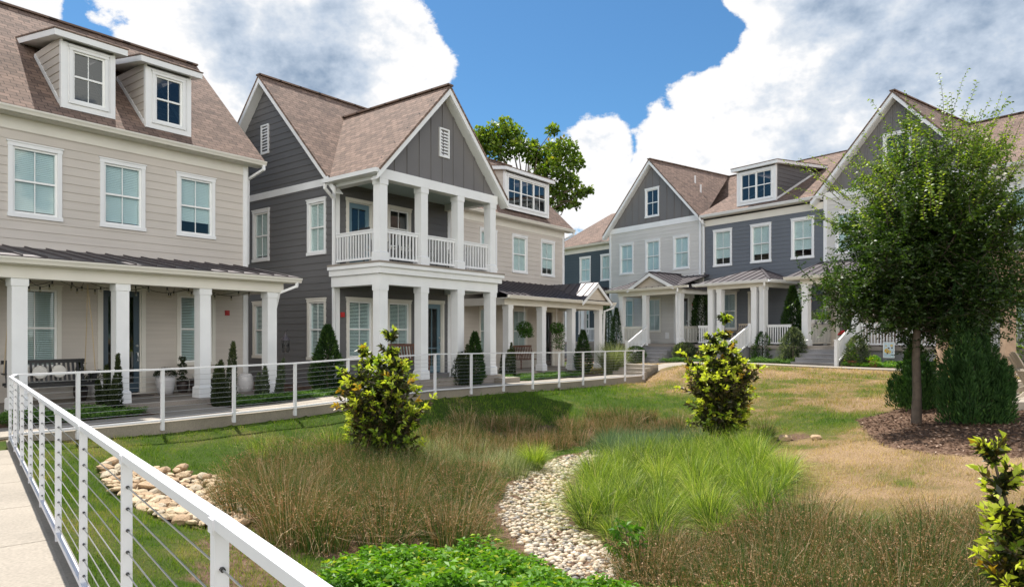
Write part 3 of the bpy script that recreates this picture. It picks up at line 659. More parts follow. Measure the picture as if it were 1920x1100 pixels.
for px_, pz in ((4.55, 10.33), (5.2, 9.66)):
    yy = 2.3+(px_-4.5)*-.5
    MB().cyl((px_,yy,pz-.15), (px_,yy,pz+.42), .05).build('vent_pipe', 'pot', h)
m = MB(); seams(m, [(1.95,-2.4,4.12),(7.3,-2.4,4.12),(7.3,0,4.82),(2.6,0,4.82)], None); m.build('porch_roof', 'metal', h)
m = MB(); seams(m, [(3.85,-2.5,4.12),(5.4,-2.5,4.92),(5.4,.0,4.92),(3.85,-2.3,4.12)], None); seams(m, [(7.35,-2.5,4.0),(5.4,-2.5,4.92),(5.4,.0,4.92),(7.35,0,4.0)], None); m.bar((5.4,-2.52,4.94),(5.4,0,4.94),.12,.04); m.build('porch_gable_roof', 'metal', h)
m = MB(); rake(m, front(-2.36), 3.8, 4.08, 5.4, 4.88, .10, .15, .17); rake(m, front(-2.36), 7.0, 4.12, 5.4, 4.88, .10, .15, .17); m.build('porch_rake_board', 'trim', h)
m = MB(); siding(m, front(-2.3), lambda z: 3.95+(z-4.15)/.5, lambda z: 6.8-(z-4.15)/.5, 4.15, 4.8); m.build('porch_gable', 'tan', h)
m = MB(); m.box(2.8, 7.25, -2.15, -1.85, 3.75, 4.02); m.box(2.8, 3.1, -1.85, 0, 3.75, 4.02); m.box(6.95, 7.2, -1.85, -.0, 3.75, 4.02); m.box(1.95, 7.3, -2.38, -2.15, 3.98, 4.02); m.box(1.95, 7.3, -2.42, -2.37, 4.0, 4.1); m.build('porch_beam', 'cream', h)
MB().box(2.2, 7.2, -1.85, 0, 4.0, 4.03).build('porch_ceiling', 'cream', h)
gutter(h, (1.95,-2.42,4.12), (7.9,-2.42,4.12), 'cream')
downspout(h, [(7.25,-2.48,4.0),(7.22,-2.45,3.85),(7.0,-2.28,3.65),(6.98,-2.2,1.2)])
for x in (3.0, 4.72, 7.02): column(h, x, -2.0, FLO, 3.76, .265)
MB().box(2.7, 7.25, -2.2, 0, 1.05, FLO).build('porch_floor', 'slab', h); MB().box(2.8, 7.2, -2.1, 0, -.1, 1.05).build('porch_base', 'stair', h)
railing(h, (3.15,-2.0), (4.56,-2.0), FLO, .9, 'cream'); railing(h, (7.02,-1.85), (7.02,-.05), FLO, .9, 'cream'); railing(h, (3.0,-1.85), (3.0,-.05), FLO, .9, 'cream')
stoop(h, 5.0, 6.85, -2.2, .2, FLO, 6); stair_rail(h, 5.0, -3.75, -2.25, .32, 1.2)

# B
h = root(FR, 'blue_grey_house', 'blue grey house with a twin window dormer and pyramid shaped metal porch roof')
P = front(-.0); x0, x1 = 6.82, 13.45
low = [window(h, P, 7.95, 8.95, 1.9, 3.85, blind=1, trimmat='cream', open_=True), door(h, P, 9.6, 10.6, 1.22, 3.8, 'door_dark', lites=2, tr='cream'), window(h, P, 12.0, 12.75, 1.9, 3.75, blind=1)]
H = [window(h, P, a, a+1.12, 5.15, 7.05, blind=.82) for a in (7.54, 9.74, 11.9)]
m = MB(); siding(m, P, x0, x1, .1, 7.6, H+low, e=.19); m.build('front_wall', 'blue', h); row_sides(h, x0, x1, 'blue'); row_roof(h, x0, x1+.05)
m = MB(); m.pbox(P, x0, x0+.13, .0, .05, .4, 7.5); m.pbox(P, x0, x1, .0, .03, 7.3, 7.62); m.pbox(P, x0, x1, .0, .3, 7.7, 7.74); m.pbox(P, x0, x1, .27, .32, 7.74, 7.84); m.build('frieze', 'cream', h)
gutter(h, (x0+.15,-.32,7.85), (x1+.1,-.32,7.85))
downspout(h, [(6.95,-.38,7.74),(6.98,-.36,7.6),(6.99,-.08,7.35),(6.99,-.08,4.9)])
sl = 3.69/7.35; ze = 7.87+.35*sl+.02
shed_dormer(h, 9.0, 11.12, -.05, 8.05, 9.72, sl, ze, 2, 'dark', 'trim', roofrise=.30)
m = MB(); ap = (10.25, .0, 4.92); seams(m, [(8.15,-2.4,4.12),(12.3,-2.4,4.12),ap], None); seams(m, [(12.3,-2.4,4.12),(12.3,0,4.12),ap], None, ph=.1); seams(m, [(8.15,0,4.12),(8.15,-2.4,4.12),ap], None, ph=.1); m.bar((12.3,-2.4,4.14), (10.25,0,4.94), .1, .04); m.build('porch_roof', 'metal', h)
m = MB(); m.box(8.8, 11.95, -2.15, -1.85, 3.82, 4.02); m.box(8.8, 9.1, -1.85, 0, 3.82, 4.02); m.box(11.65, 11.95, -1.85, 0, 3.82, 4.02); m.box(8.2, 12.25, -2.36, -2.15, 3.98, 4.02); m.box(8.2, 12.25, -2.38, -2.34, 4.0, 4.1); m.box(12.2, 12.26, -2.34, 0, 4.0, 4.1); m.box(11.95, 12.2, -2.15, 0, 3.98, 4.02); m.build('porch_beam', 'cream', h)
MB().box(8.9, 11.8, -1.85, 0, 4.0, 4.03).build('porch_ceiling', 'cream', h)
gutter(h, (8.15,-2.4,4.12), (12.3,-2.4,4.12)); gutter(h, (12.27,-2.4,4.12), (12.27,-.02,4.12))
downspout(h, [(12.1,-2.46,4.0),(12.05,-2.4,3.88),(11.9,-2.2,3.7),(11.9,-2.16,.5)])
for x in (8.95, 9.45, 11.33, 11.76): column(h, x, -2.0, FLO, 3.84, .265)
MB().box(8.1, 13.2, -2.2, 0, 1.05, FLO).build('porch_floor', 'slab', h); MB().box(8.2, 13.1, -2.1, 0, -.1, 1.05).build('porch_base', 'stair', h)
railing(h, (11.95,-2.0), (13.1,-2.0), FLO, .9); railing(h, (8.15,-2.0), (8.8,-2.0), FLO, .9); railing(h, (8.15,-1.85), (8.15,-.05), FLO, .9)
stoop(h, 9.62, 11.15, -2.2, .28, FLO, 6); stair_rail(h, 11.2, -3.85, -2.25, .4, 1.2)
alarm(h, P, 12.85, 3.2)

# C
h = root(FR, 'light_grey_house', 'light grey gabled house behind the young tree, with red flowers on its porch')
P = front(0); c = 16.6
low = [door(h, P, 14.05, 15.0, 1.22, 3.86, 'door_taupe', lites=4, tr='cream'), window(h, P, 16.3, 17.4, 1.9, 3.8, blind=1, trimmat='cream', open_=True)]
m = MB(); siding(m, front(.0), 13.5, 19.7, .1, 4.6, low, e=.19); m.build('porch_wall', 'tan', h)
P = front(0); H = []
for a in (14.0, 16.05, 18.1): H.append(window(h, P, a, a+1.1, 5.2, 7.05, blind=1))
m = MB(); siding(m, P, 13.5, 19.7, 4.6, 7.72, H, e=.19); m.build('front_wall', 'grey', h)
MB().pbox(P, 13.48, 19.72, .0, .045, 7.70, 8.0).build('gable_band', 'trim', h)
g = window(h, P, 16.05, 17.2, 8.5, 10.0, blind=0, glass='glass_dark'); half = 3.55; ze, zt = 7.7, 11.62; sl = (zt-ze)/half
m = MB(); battens(m, P, lambda z: max(13.5, c-half+(z-ze)/sl+.02), lambda z: min(19.7, c+half-(z-ze)/sl-.02), 8.0, zt-.2, [g], sp=.52, x0=13.8); m.build('gable_panel', 'darkbb', h)
MB().pbox(P, 13.47, 13.62, .0, .035, 4.6, 7.7).build('corner_board', 'trim', h)
MB().pbox(P, 13.47, 13.62, .0, .035, 1.2, 4.6).build('corner_board', 'trim', h)
MB().pbox(P, 19.58, 19.72, .0, .035, 1.2, 7.7).build('corner_board', 'trim', h)
m = MB(); m.slab([(c-half,-.42,ze),(c,-.42,zt),(c,7,zt),(c-half,-.3,ze)], .06); m.slab([(c+half,-.42,ze),(c,-.42,zt),(c,7,zt),(c+half,-.3,ze)], .06); m.bar((c,-.43,zt), (c,7,zt), .22, .05); m.build('gable_roof', 'shingle', h)
row_rake(h, P, c, half, zt, ze, .4); row_roof(h, 13.5, 19.75, 3); row_sides(h, 13.52, 19.7, 'grey')
m = MB(); seams(m, [(13.05,-2.42,4.14),(20,-2.42,4.14),(20,0,4.95),(13.45,0,4.95)], None); m.build('porch_roof', 'metal', h)
m = MB(); m.box(13.6, 20, -2.15, -1.85, 3.80, 4.03); m.box(13.6, 13.9, -1.85, 0, 3.80, 4.03); m.box(13.1, 20, -2.38, -2.15, 3.99, 4.03); m.box(13.1, 20, -2.42, -2.37, 4.0, 4.12); m.box(13.1, 13.16, -2.37, 0, 4.0, 4.1); m.build('porch_beam', 'cream', h)
MB().box(13.7, 20, -1.85, 0, 4.0, 4.03).build('porch_ceiling', 'cream', h)
gutter(h, (13.05,-2.42,4.14), (20,-2.42,4.14), 'cream')
for x in (13.81, 15.97, 18.05, 19.8): column(h, x, -2.0, FLO, 3.81, .275)
MB().box(13.5, 20, -2.22, 0, 1.05, FLO).build('porch_floor', 'slab', h); MB().box(13.6, 20, -2.12, 0, -.1, 1.05).build('porch_base', 'stair', h)
railing(h, (13.81,-1.85), (13.81,-.05), FLO, .9, 'cream'); railing(h, (16.13,-2.0), (17.9,-2.0), FLO, .9); railing(h, (18.2,-2.0), (19.65,-2.0), FLO, .9)
stoop(h, 14.0, 15.85, -2.22, .36, FLO, 5, run=.32); stair_rail(h, 15.95, -3.55, -2.25, .45, 1.2)

# D
h = root(FR, 'blue_grey_house', 'house at the right edge seen between the tree and the pergola posts')
P = front(0); low = [window(h, P, 20.6, 21.7, 1.9, 3.8, blind=1), door(h, P, 22.6, 23.7, 1.22, 3.8, 'door_teal'), window(h, P, 24.4, 25.5, 1.9, 3.8)]
H = [window(h, P, a, a+1.1, 5.2, 7.05, blind=1) for a in (20.5, 22.6, 24.7)]
m = MB(); siding(m, P, 19.76, 27, .1, 7.7, H+low, e=.19); m.build('front_wall', 'grey', h); row_sides(h, 19.78, 27, 'grey'); row_roof(h, 19.78, 27.3)
m = MB(); m.pbox(P, 19.76, 27, .0, .03, 7.4, 7.75); m.pbox(P, 19.76, 27, .0, .32, 7.75, 7.84); m.build('frieze', 'cream', h); gutter(h, (19.8,-.32,7.85), (27.3,-.32,7.85))
m = MB(); seams(m, [(20.1,-2.42,4.14),(27,-2.42,4.14),(27,0,4.95),(20.1,0,4.95)], None); m.build('porch_roof', 'metal', h)
m = MB(); m.box(20.2, 27, -2.15, -1.85, 3.80, 4.05); m.box(20.1, 27, -2.42, -2.15, 3.99, 4.12); m.build('porch_beam', 'trim', h)
for x in (20.6, 22.4, 24.2, 26.5): column(h, x, -2.0, FLO, 3.81, .275)
MB().box(20.05, 27, -2.22, 0, -.1, FLO).build('porch_floor', 'slab', h)
railing(h, (20.75,-2.0), (22.25,-2.0), FLO, .9); stoop(h, 22.6, 24.0, -2.22, .4, FLO, 5); railing(h, (24.35,-2.0), (26.35,-2.0), FLO, .9)

# E, slate house beyond
FE = Fr(FR.o[0]-FR.n[0]*3.1, FR.o[1]-FR.n[1]*3.1, 143.4)
h = root(FE, 'slate_house', 'dark slate house in the gap between the two rows with a small gabled porch')
P = front(0); H = [window(h, P, a, a+1.12, 5.3, 7.1, blind=1) for a in (-6.1, -4.0, -1.9)]+[window(h, P, -6.2, -5.1, 1.7, 3.8, blind=.3), door(h, P, -4.4, -3.3, 1.22, 3.8, 'door_dark')]
m = MB(); siding(m, P, -8, -.3, .1, 7.7, H, e=.19); m.build('front_wall', 'slate', h); row_sides(h, -8, -.3, 'slate')
m = MB(); m.pbox(P, -8, -.3, .0, .03, 7.4, 7.75); m.pbox(P, -8.3, -.3, .0, .32, 7.75, 7.84); m.build('frieze', 'cream', h); gutter(h, (-8.3,-.32,7.87), (-.3,-.32,7.87), 'cream')
m = MB(); m.slab([(-9,-.35,7.9),(-.2,-.35,7.9),(-5.6,6,11.2),(-9,6,11.2)], .06); m.slab([(-.2,-.35,7.9),(-.2,12.6,7.9),(-5.6,6.6,11.2),(-5.6,6,11.2)], .06); m.slab([(-9,13,7.9),(-.2,12.6,7.9),(-5.6,6.6,11.2),(-9,6.6,11.2)], .06)
m.build('roof', 'shingle', h); MB().cyl((-4.9,2.6,9.1), (-4.9,2.6,9.9), .06).build('vent_pipe', 'pot', h)
m = MB(); seams(m, [(-5.2,-2.4,4.1),(-1.6,-2.4,4.1),(-1.6,0,4.8),(-5.2,0,4.8)], None); m.build('porch_roof', 'metal', h)
m = MB(); seams(m, [(-4.7,-2.5,4.1),(-3.4,-2.5,4.85),(-3.4,0,4.85),(-4.7,-2.2,4.1)], None); seams(m, [(-2.1,-2.5,4.1),(-3.4,-2.5,4.85),(-3.4,0,4.85),(-2.1,-2.2,4.1)], None); m.build('porch_gable_roof', 'metal', h)
m = MB(); rake(m, front(-2.36), -4.75, 4.06, -3.4, 4.82, .10, .15, .17); rake(m, front(-2.36), -2.05, 4.06, -3.4, 4.82, .10, .15, .17); m.box(-5.2, -1.6, -2.3, -1.95, 3.82, 4.08); m.build('porch_beam', 'trim', h)
for x in (-5.0, -3.4, -1.8): column(h, x, -2.1, FLO, 3.84, .275)
MB().box(-5.3, -1.5, -2.3, 0, -.1, FLO).build('porch_floor', 'slab', h); railing(h, (-3.2,-2.1), (-1.95,-2.1), FLO, .9); stair_rail(h, -5.1, -3.7, -2.3, .3, 1.2); stoop(h, -5.05, -3.5, -2.3, .2, FLO, 6)
# ---------------------------------------------------------------- ground
def vnoise(x, y, s, seed=0):
    x = np.asarray(x)/s+seed*17.3; y = np.asarray(y)/s+seed*9.1; xi = np.floor(x); yi = np.floor(y); fx = x-xi; fy = y-yi; fx = fx*fx*(3-2*fx); fy = fy*fy*(3-2*fy)
    hsh = lambda a, b: (np.sin(a*127.1+b*311.7+seed*7.7)*43758.5453) % 1.0
    return (hsh(xi,yi)*(1-fx)+hsh(xi+1,yi)*fx)*(1-fy)+(hsh(xi,yi+1)*(1-fx)+hsh(xi+1,yi+1)*fx)*fy
def fbm(x, y, s, seed=0): return (vnoise(x,y,s,seed)+.5*vnoise(x,y,s/2.1,seed+1)+.25*vnoise(x,y,s/4.3,seed+2))/1.75
def inpoly(x, y, poly):
    x = np.asarray(x, float); y = np.asarray(y, float); c = np.zeros(x.shape, bool); n = len(poly)
    for i in range(n):
        x0, y0 = poly[i]; x1, y1 = poly[(i+1) % n]
        if y0 == y1: continue
        c ^= ((y0 > y) != (y1 > y)) & (x < (x1-x0)*(y-y0)/(y1-y0)+x0)
    return c
RUSH_L = [(-3.7,8.9),(-2.9,7.7),(-1.9,7.0),(-.7,7.6),(-.3,9.5),(-.4,12.0),(-1.2,12.7),(-2.6,12.6),(-3.9,11.6)]
RUSH_F = [(-2.0,14.6),(-1.0,13.4),(.1,14.3),(1.3,15.9),(3.2,16.5),(4.2,16.9),(3.9,18.0),(2,18.0),(0,17.2),(-1.4,16.4)]
SEDGE = [(.88,9.4),(1.1,8.6),(1.5,8.1),(2.4,8.2),(3.4,8.8),(4.2,10.6),(4.7,12.9),(3.4,14.1),(2.3,13.7),(1.4,12.4),(.95,10.8)]
RUSH_R = [(1.25,7.5),(2.2,7.9),(3.3,7.9),(4.6,7.1),(5.3,5.9),(5.0,4.2),(3.2,4.0),(2.1,5.0),(1.3,6.2)]
LEAFY = [(-1.5,6.2),(-1.25,7.05),(-.2,7.15),(.3,6.8),(.75,6.35),(1.4,6.3),(1.95,5.8),(1.95,4.9),(-1.45,4.9)]
RIPRAP = [(-6.0,10.0),(-5.0,10.5),(-3.9,10.4),(-3.3,9.0),(-3.0,7.6),(-3.6,7.3),(-4.3,7.9),(-5.3,9.0)]
MULCH = [(6.6,12.8),(6.2,11.5),(6.4,10.5),(7.2,9.7),(9,8.8),(12,9.3),(13,14.0),(10.8,14.9),(8.6,15.3),(7.3,14.6)]
STREAM = [(3.0,15.5),(2.3,15.1),(1.5,14.5),(.85,13.3),(.42,11.7),(.28,10.4),(.35,9.3),(.62,8.3),(.95,7.5),(1.2,6.7),(1.4,5.8)]
_ss = []
for (a, b), (c_, d_) in zip(STREAM, STREAM[1:]):
    for k in range(12): _ss.append((a+(c_-a)*k/12, b+(d_-b)*k/12))
_ss = np.array(_ss)
def dstream(x, y):
    x = np.asarray(x, float).ravel(); y = np.asarray(y, float).ravel(); d = np.full(x.shape, 9e9)
    for a, b in _ss: d = np.minimum(d, np.hypot(x-a, y-b))
    return d
def dryness(x, y):
    x = np.asarray(x, float); y = np.asarray(y, float)
    b = .12+.45*np.clip((x-2.2)/2.6, 0, 1)+.12*np.clip((y-20)/6, 0, 1)*np.clip((x-2)/3, 0, 1)
    b = b+.28*np.exp(-(((x-6.0)/2.2)**2+((y-9.8)/2.4)**2))-.30*np.exp(-(((x-6.6)/1.1)**2+((y-14.9)/1.3)**2))+.1*np.clip((1.2-np.abs((x-NP[0])*NQ[0]+(y-NP[1])*NQ[1]))/1.2,0,1)
    b = b-.25*np.exp(-(((x-4.6)/1.8)**2+((y-20)/3)**2))
    return np.clip(b+.02+(fbm(x,y,1.7,3)-.5)*.8+(fbm(x+.35*y,y*.6,.45,5)-.5)*.55+(fbm(x,y,.16,8)-.5)*.35, 0, 1)
xs = np.concatenate([np.array([-400,-250,-150,-90,-60,-40,-28,-20,-15,-12]), np.arange(-10,16,.11), np.arange(16,26,.5), np.array([28,34,45,65,100,160,260,400])])
ys = np.concatenate([np.array([-300,-150,-80,-40,-20,-10,-5,-2]), np.arange(-.5,30,.11), np.arange(30,46,.5), np.array([48,55,65,80,110,160,240,400,600])])
GX, GY = np.meshgrid(xs, ys); gx_, gy_ = GX.ravel(), GY.ravel(); GZ = ground(gx_, gy_)
GZ = GZ+(fbm(gx_,gy_,.5,9)-.5)*.04*(lawn(gx_,gy_) < 9)*((np.hypot(gx_-3,gy_-12) < 16))*(((gx_-FP[0])*FQ[0]+(gy_-FP[1])*FQ[1] > .1))
nx, ny = len(xs), len(ys)
ii = np.arange(nx*ny).reshape(ny, nx); GF = np.stack([ii[:-1,:-1], ii[:-1,1:], ii[1:,1:], ii[1:,:-1]], -1).reshape(-1, 4)
def ground_mat():
    m, nt, out = newmat('lawn_soil')
    b = N(nt, 'ShaderNodeBsdfPrincipled', Roughness=1.0); b.inputs['Specular IOR Level'].default_value = .1
    dr = N(nt, 'ShaderNodeAttribute', attribute_name='dry'); so = N(nt, 'ShaderNodeAttribute', attribute_name='soil')
    tc = N(nt, 'ShaderNodeTexCoord'); n1 = N(nt, 'ShaderNodeTexNoise', Scale=14.0, Detail=8.0); L(nt, tc.outputs['Object'], n1.inputs['Vector'])
    n2 = N(nt, 'ShaderNodeTexNoise', Scale=60.0, Detail=4.0); L(nt, tc.outputs['Object'], n2.inputs['Vector'])
    g = ramp(nt, dr.outputs['Fac'], [(.15, (.045,.075,.012)), (.45, (.10,.10,.03)), (.62, (.19,.135,.07)), (.9, (.27,.185,.11))])
    v = ramp(nt, n2.outputs['Fac'], [(.3, (.6,.6,.6)), (.7, (1.3,1.3,1.3))])
    mx = N(nt, 'ShaderNodeMix', data_type='RGBA', blend_type='MULTIPLY'); mx.inputs['Factor'].default_value = 1; L(nt, g.outputs[0], mx.inputs['A']); L(nt, v.outputs[0], mx.inputs['B'])
    s = ramp(nt, n1.outputs['Fac'], [(.3, (.065,.038,.026)), (.55, (.14,.088,.060)), (.75, (.20,.14,.10))])
    m2 = N(nt, 'ShaderNodeMix', data_type='RGBA'); L(nt, so.outputs['Fac'], m2.inputs['Factor']); L(nt, mx.outputs['Result'], m2.inputs['A']); L(nt, s.outputs[0], m2.inputs['B'])
    L(nt, m2.outputs['Result'], b.inputs['Base Color'])
    bp = N(nt, 'ShaderNodeBump', Strength=.8, Distance=.03); L(nt, n2.outputs['Fac'], bp.inputs['Height']); L(nt, bp.outputs[0], b.inputs['Normal'])
    L(nt, b.outputs[0], out.inputs[0]); return m
go = npmesh('ground', np.stack([gx_, gy_, GZ], -1), GF, ground_mat(), smooth=True); go['kind'] = 'structure'
def attr(o, name, v): a = o.data.attributes.new(name, 'FLOAT', 'POINT'); a.data.foreach_set('value', np.asarray(v, np.float32))
attr(go, 'dry', dryness(gx_, gy_))
def soilmask(x, y):
    s = np.zeros(len(x))
    for p in (RUSH_L, RUSH_F, SEDGE, RUSH_R, LEAFY, RIPRAP, MULCH): s[inpoly(x, y, p)] = 1
    s[dstream(x, y) < .62] = 1
    qf = (x-FP[0])*FQ[0]+(y-FP[1])*FQ[1]; tf = (x-FP[0])*FD[0]+(y-FP[1])*FD[1]
    s[(qf < -.05) & (qf > -14) & (tf > -6) & (tf < 18.6)] = 1
    s[(np.hypot(x+2.2, y-6.0) < .55)|(np.hypot(x+2.6,y-6.9)<.5)|(np.hypot(x+3.0,y-7.7)<.4)] = 1
    sr = (x-FR.o[0])*FR.u[0]+(y-FR.o[1])*FR.u[1]; orr = (x-FR.o[0])*FR.n[0]+(y-FR.o[1])*FR.n[1]
    s[(orr < 3.5) & (orr > -20) & (sr > -12)] = 1
    s[np.hypot(x-5.6, y-13.6) < .35] = 1
    return s
attr(go, 'soil', soilmask(gx_, gy_))

# ---------------------------------------------------------------- walks
def strip(name, pts, w, zf, mat, kind=None, th=.12, joint=1.3):
    """flagged strip: centre line points, width, height function; separate panels with thin joints"""
    m = MB(); P0 = [Vector((a, b, 0)) for a, b in pts]
    for a, b in zip(P0, P0[1:]):
        l = (b-a).length; n = max(1, round(l/joint)); d = (b-a)/l; s = Vector((-d.y, d.x, 0))*w/2
        for k in range(n):
            p = a+d*(l*k/n+.006); q = a+d*(l*(k+1)/n-.006); zp = zf(p.x, p.y); zq = zf(q.x, q.y); vs = []
            for c, z in ((p, zp), (q, zq)): vs += [c-s+Vector((0,0,z-th)), c+s+Vector((0,0,z-th)), c+s+Vector((0,0,z)), c-s+Vector((0,0,z))]
            m.add(vs, [(0,1,2,3),(7,6,5,4),(3,2,6,7),(1,5,6,2),(0,3,7,4),(0,4,5,1)])
    o = m.build(name, mat); o['kind'] = kind or 'structure'; return o
zfar = lambda x, y: walk_far(ftq(x, y)[0])
znear = lambda x, y: walk_near(max(-3, ntq(x, y)[0]))-.01
strip('path', [fxy(-3.9,-.74), fxy(18.3,-.74)], 1.28, zfar, 'concrete', joint=1.39)
strip('path', [nxy(-3,-.85), nxy(10.2,-.85)], 1.6, znear, 'concrete', joint=1.417)
def curb(name, f, t0, t1, zt, w0, w1, dep):
    m = MB(); n = int((t1-t0)/1.39)+1
    for k in range(n):
        a = t0+(t1-t0)*k/n; b = t0+(t1-t0)*(k+1)/n; vs = []
        for t in (a, b):
            for q, z in ((w0,-dep),(w1,-dep),(w1,.004),(w0,.004)): vs.append((*f(t, q), zt(t)+z))
        m.add(vs, [(0,1,2,3),(7,6,5,4),(3,2,6,7),(1,5,6,2),(0,3,7,4),(0,4,5,1)])
    o = m.build(name, 'curb'); o['kind'] = 'structure'; return o
curb('kerb', fxy, -2.2, 18.3, walk_far, -.10, .0, .7)
curb('kerb', nxy, -3, 11.4, lambda t: walk_near(max(t,-3))-.012, -.05, .05, .6)
zl = lambda x, y: gz(x, y)+.035
R2 = lambda s, o: FR.w(s, o)[:2]
strip('path', [R2(2.5,4.2), R2(27,4.2)], 1.1, zl, 'concrete', th=.07)
strip('path', [(5.75,27.9),(7.2,29.8),(8.8,31.2)], 1.2, lambda x, y: gz(x,y)+.04, 'concrete', th=.07)
# entry paths to the porches
def between(F, s, o1, tq): a = F.w(s, o1)[:2]; return a
for F, s, o1, w in ((F1,-3.4,2.45,1.5),(F2,5.4,1.9,1.1),(FB,-.9,2.3,1.2)):
    a = F.w(s, o1)[:2]; t, q = ftq(*a); b = fxy(t, -1.35); strip('path', [a, b], w, lambda x, y: walk_far(ftq(x,y)[0])-.005, 'concrete')
strip('path', [F2.w(4.95,1.2)[:2], F2.w(4.95,2.6)[:2]], .9, lambda x, y: .27, 'concrete', th=.25)
# three steps from the railing walk up to the upper sidewalk
m = MB(); e = Vector((*fxy(18.3,-.74), 0)); d = Vector((FD[0], FD[1], 0)); s = Vector((FQ[0], FQ[1], 0))
for k in range(3):
    for a0, a1, z0, z1 in ((.0+k*.36, 1.3, -.3, .07+.13*(k+1)),):
        lo = [e+d*a0-s*.75, e+d*a0+s*.6, e+d*a1+s*.6, e+d*a1-s*.75]; m.hull8([p+Vector((0,0,z0)) for p in lo], [p+Vector((0,0,z1)) for p in lo])
tag(m.build('steps', 'concrete'), 'three low concrete steps at the far end of the railed walkway', 'steps')

# ---------------------------------------------------------------- cable railings
def cable_railing(name, label, f, S, i0, i1, ztop, qoff=.03, pw=.056, rw=.058):
    a = f(i0*S, qoff); rt = empty(name, (a[0], a[1], ztop(i0*S)-1.0), label, 'railing'); O = Vector(rt.location)
    W = lambda t, dz, q=qoff: Vector((*f(t, q), ztop(t)+dz))-O
    for i in range(i0, i1+1):
        t = i*S; m = MB(); p = W(t, -1.14); q = W(t, -.03); ax = Vector((*f(1,0),0))-Vector((*f(0,0),0)); ax.normalize(); 
        m.bar(p, q, pw, pw, ax); m.bar(q-Vector((0,0,.010)), q+Vector((0,0,.030)), rw+.010, pw+.004, ax)
        m.bar(W(t,-1.08,qoff-.035), W(t,-1.08,qoff), .07, .08); po = m.build('post', 'rail', rt)
        if f is nxy:
            for k in range(9): MB().cyl(W(t-.034, -.14-k*.095), W(t+.034, -.14-k*.095), .0075, n=6).build('cable_fitting', 'black', po)
    for nm, dz, w, hh in (('top_rail', -.012, rw, .032), ('bottom_rail', -.955, rw*.9, .032)):
        m = MB()
        for i in range(i0, i1): m.bar(W(i*S, dz), W((i+1)*S, dz), w, hh)
        m.build(nm, 'rail', rt)
    for k in range(9):
        m = MB(); m.tube([W(i*S, -.14-k*.095) for i in range(i0, i1+1)], .0032, 5); m.build('cable', 'cable', rt)
    return rt
cable_railing('cable_railing', 'white metal cable railing running beside the near walkway at left foreground', nxy, NS, -1, 8, lambda t: walk_near(t)+1.0, .0, .040, .042)
cable_railing('cable_railing', 'white metal cable railing along the front of the houses across the lawn', fxy, FS, -1, 13, lambda t: walk_far(t)+1.0)
# short piece joining the two at the corner
a = Vector((*nxy(8*NS,.03), walk_near(8*NS)+1-.012)); b = Vector((*fxy(-FS,.03), walk_far(0)+1-.012)); c0 = Vector((*fxy(-2.27,.03), 1.012))
rt = empty('cable_railing', (c0.x, c0.y, 0), 'short corner length of white cable railing where the two walkways meet', 'railing')
rl = Vector(rt.location)
for nm, dz, w, hh in (('top_rail', 0, .062, .034), ('bottom_rail', -.943, .055, .036)):
    m = MB(); up = Vector((0,0,dz)); m.bar(a+up-rl, c0+up-rl, w, hh); m.bar(c0+up-rl, b+up-rl, w, hh); m.build(nm, 'rail', rt)
m = MB(); m.bar(Vector((0,0,-.1)), Vector((0,0,1.0)), .058); m.build('post', 'rail', rt)
for k in range(9):
    up = Vector((0,0,-.128-k*.095)); MB().tube([a+up-rl, c0+up-rl, b+up-rl], .0032, 5).build('cable', 'cable', rt)

# ---------------------------------------------------------------- camera, sun, sky
cd = bpy.data.cameras.new('camera'); cam = bpy.data.objects.new('camera', cd); COL.objects.link(cam); scn.camera = cam
cam.location = (0, 0, 1.65); cam.rotation_euler = (R_(90), 0, 0); cd.sensor_width = 36; cd.lens = 36*1290/1920; cd.shift_y = 78/1920; cd.clip_end = 2000; cd.clip_start = .05
SUN_EL, SUN_AZ = 62, -33     # azimuth measured from +Y, towards +X
sd = bpy.data.lights.new('sun', 'SUN'); so = bpy.data.objects.new('sun', sd); COL.objects.link(so)
sd.energy = 5.0; sd.angle = R_(.55); sd.color = (1, .95, .87)
to = Vector((math.sin(R_(SUN_AZ))*math.cos(R_(SUN_EL)), math.cos(R_(SUN_AZ))*math.cos(R_(SUN_EL)), math.sin(R_(SUN_EL))))
so.rotation_euler = to.to_track_quat('Z', 'Y').to_euler()
wd = bpy.data.worlds.new('World'); scn.world = wd; wd.use_nodes = True; nt = wd.node_tree; nt.nodes.clear()
out = nt.nodes.new('ShaderNodeOutputWorld'); bg = nt.nodes.new('ShaderNodeBackground')
sk = nt.nodes.new('ShaderNodeTexSky'); sk.sky_type = 'NISHITA'; sk.sun_disc = False; sk.sun_elevation = R_(SUN_EL); sk.sun_rotation = R_(SUN_AZ); sk.air_density = 1.0; sk.dust_density = .3; sk.ozone_density = 2.5; sk.altitude = 200
tc = N(nt, 'ShaderNodeTexCoord'); nrm = N(nt, 'ShaderNodeVectorMath', operation='NORMALIZE'); L(nt, tc.outputs['Generated'], nrm.inputs[0])
def math_(op, a, b=None, clamp=False):
    n = N(nt, 'ShaderNodeMath', operation=op); n.use_clamp = clamp
    for i, v in enumerate((a, b)):
        if v is None: continue
        if isinstance(v, (int, float)): n.inputs[i].default_value = v
        else: L(nt, v, n.inputs[i])
    return n.outputs[0]
def sdir(px, py): return Vector(((px-960)/1290, 1, -(py-628)/1290)).normalized()
def blobs(lst, vec):
    acc = None
    for px, py, r in lst:
        d = N(nt, 'ShaderNodeVectorMath', operation='DISTANCE'); L(nt, vec, d.inputs[0]); c = sdir(px, py); d.inputs[1].default_value = c
        rr = r/1290/math.sqrt(1+((px-960)/1290)**2+((py-628)/1290)**2)
        v = math_('SUBTRACT', 1.0, math_('MULTIPLY', d.outputs['Value'], 1/rr)); acc = v if acc is None else math_('MAXIMUM', acc, v)
    return acc
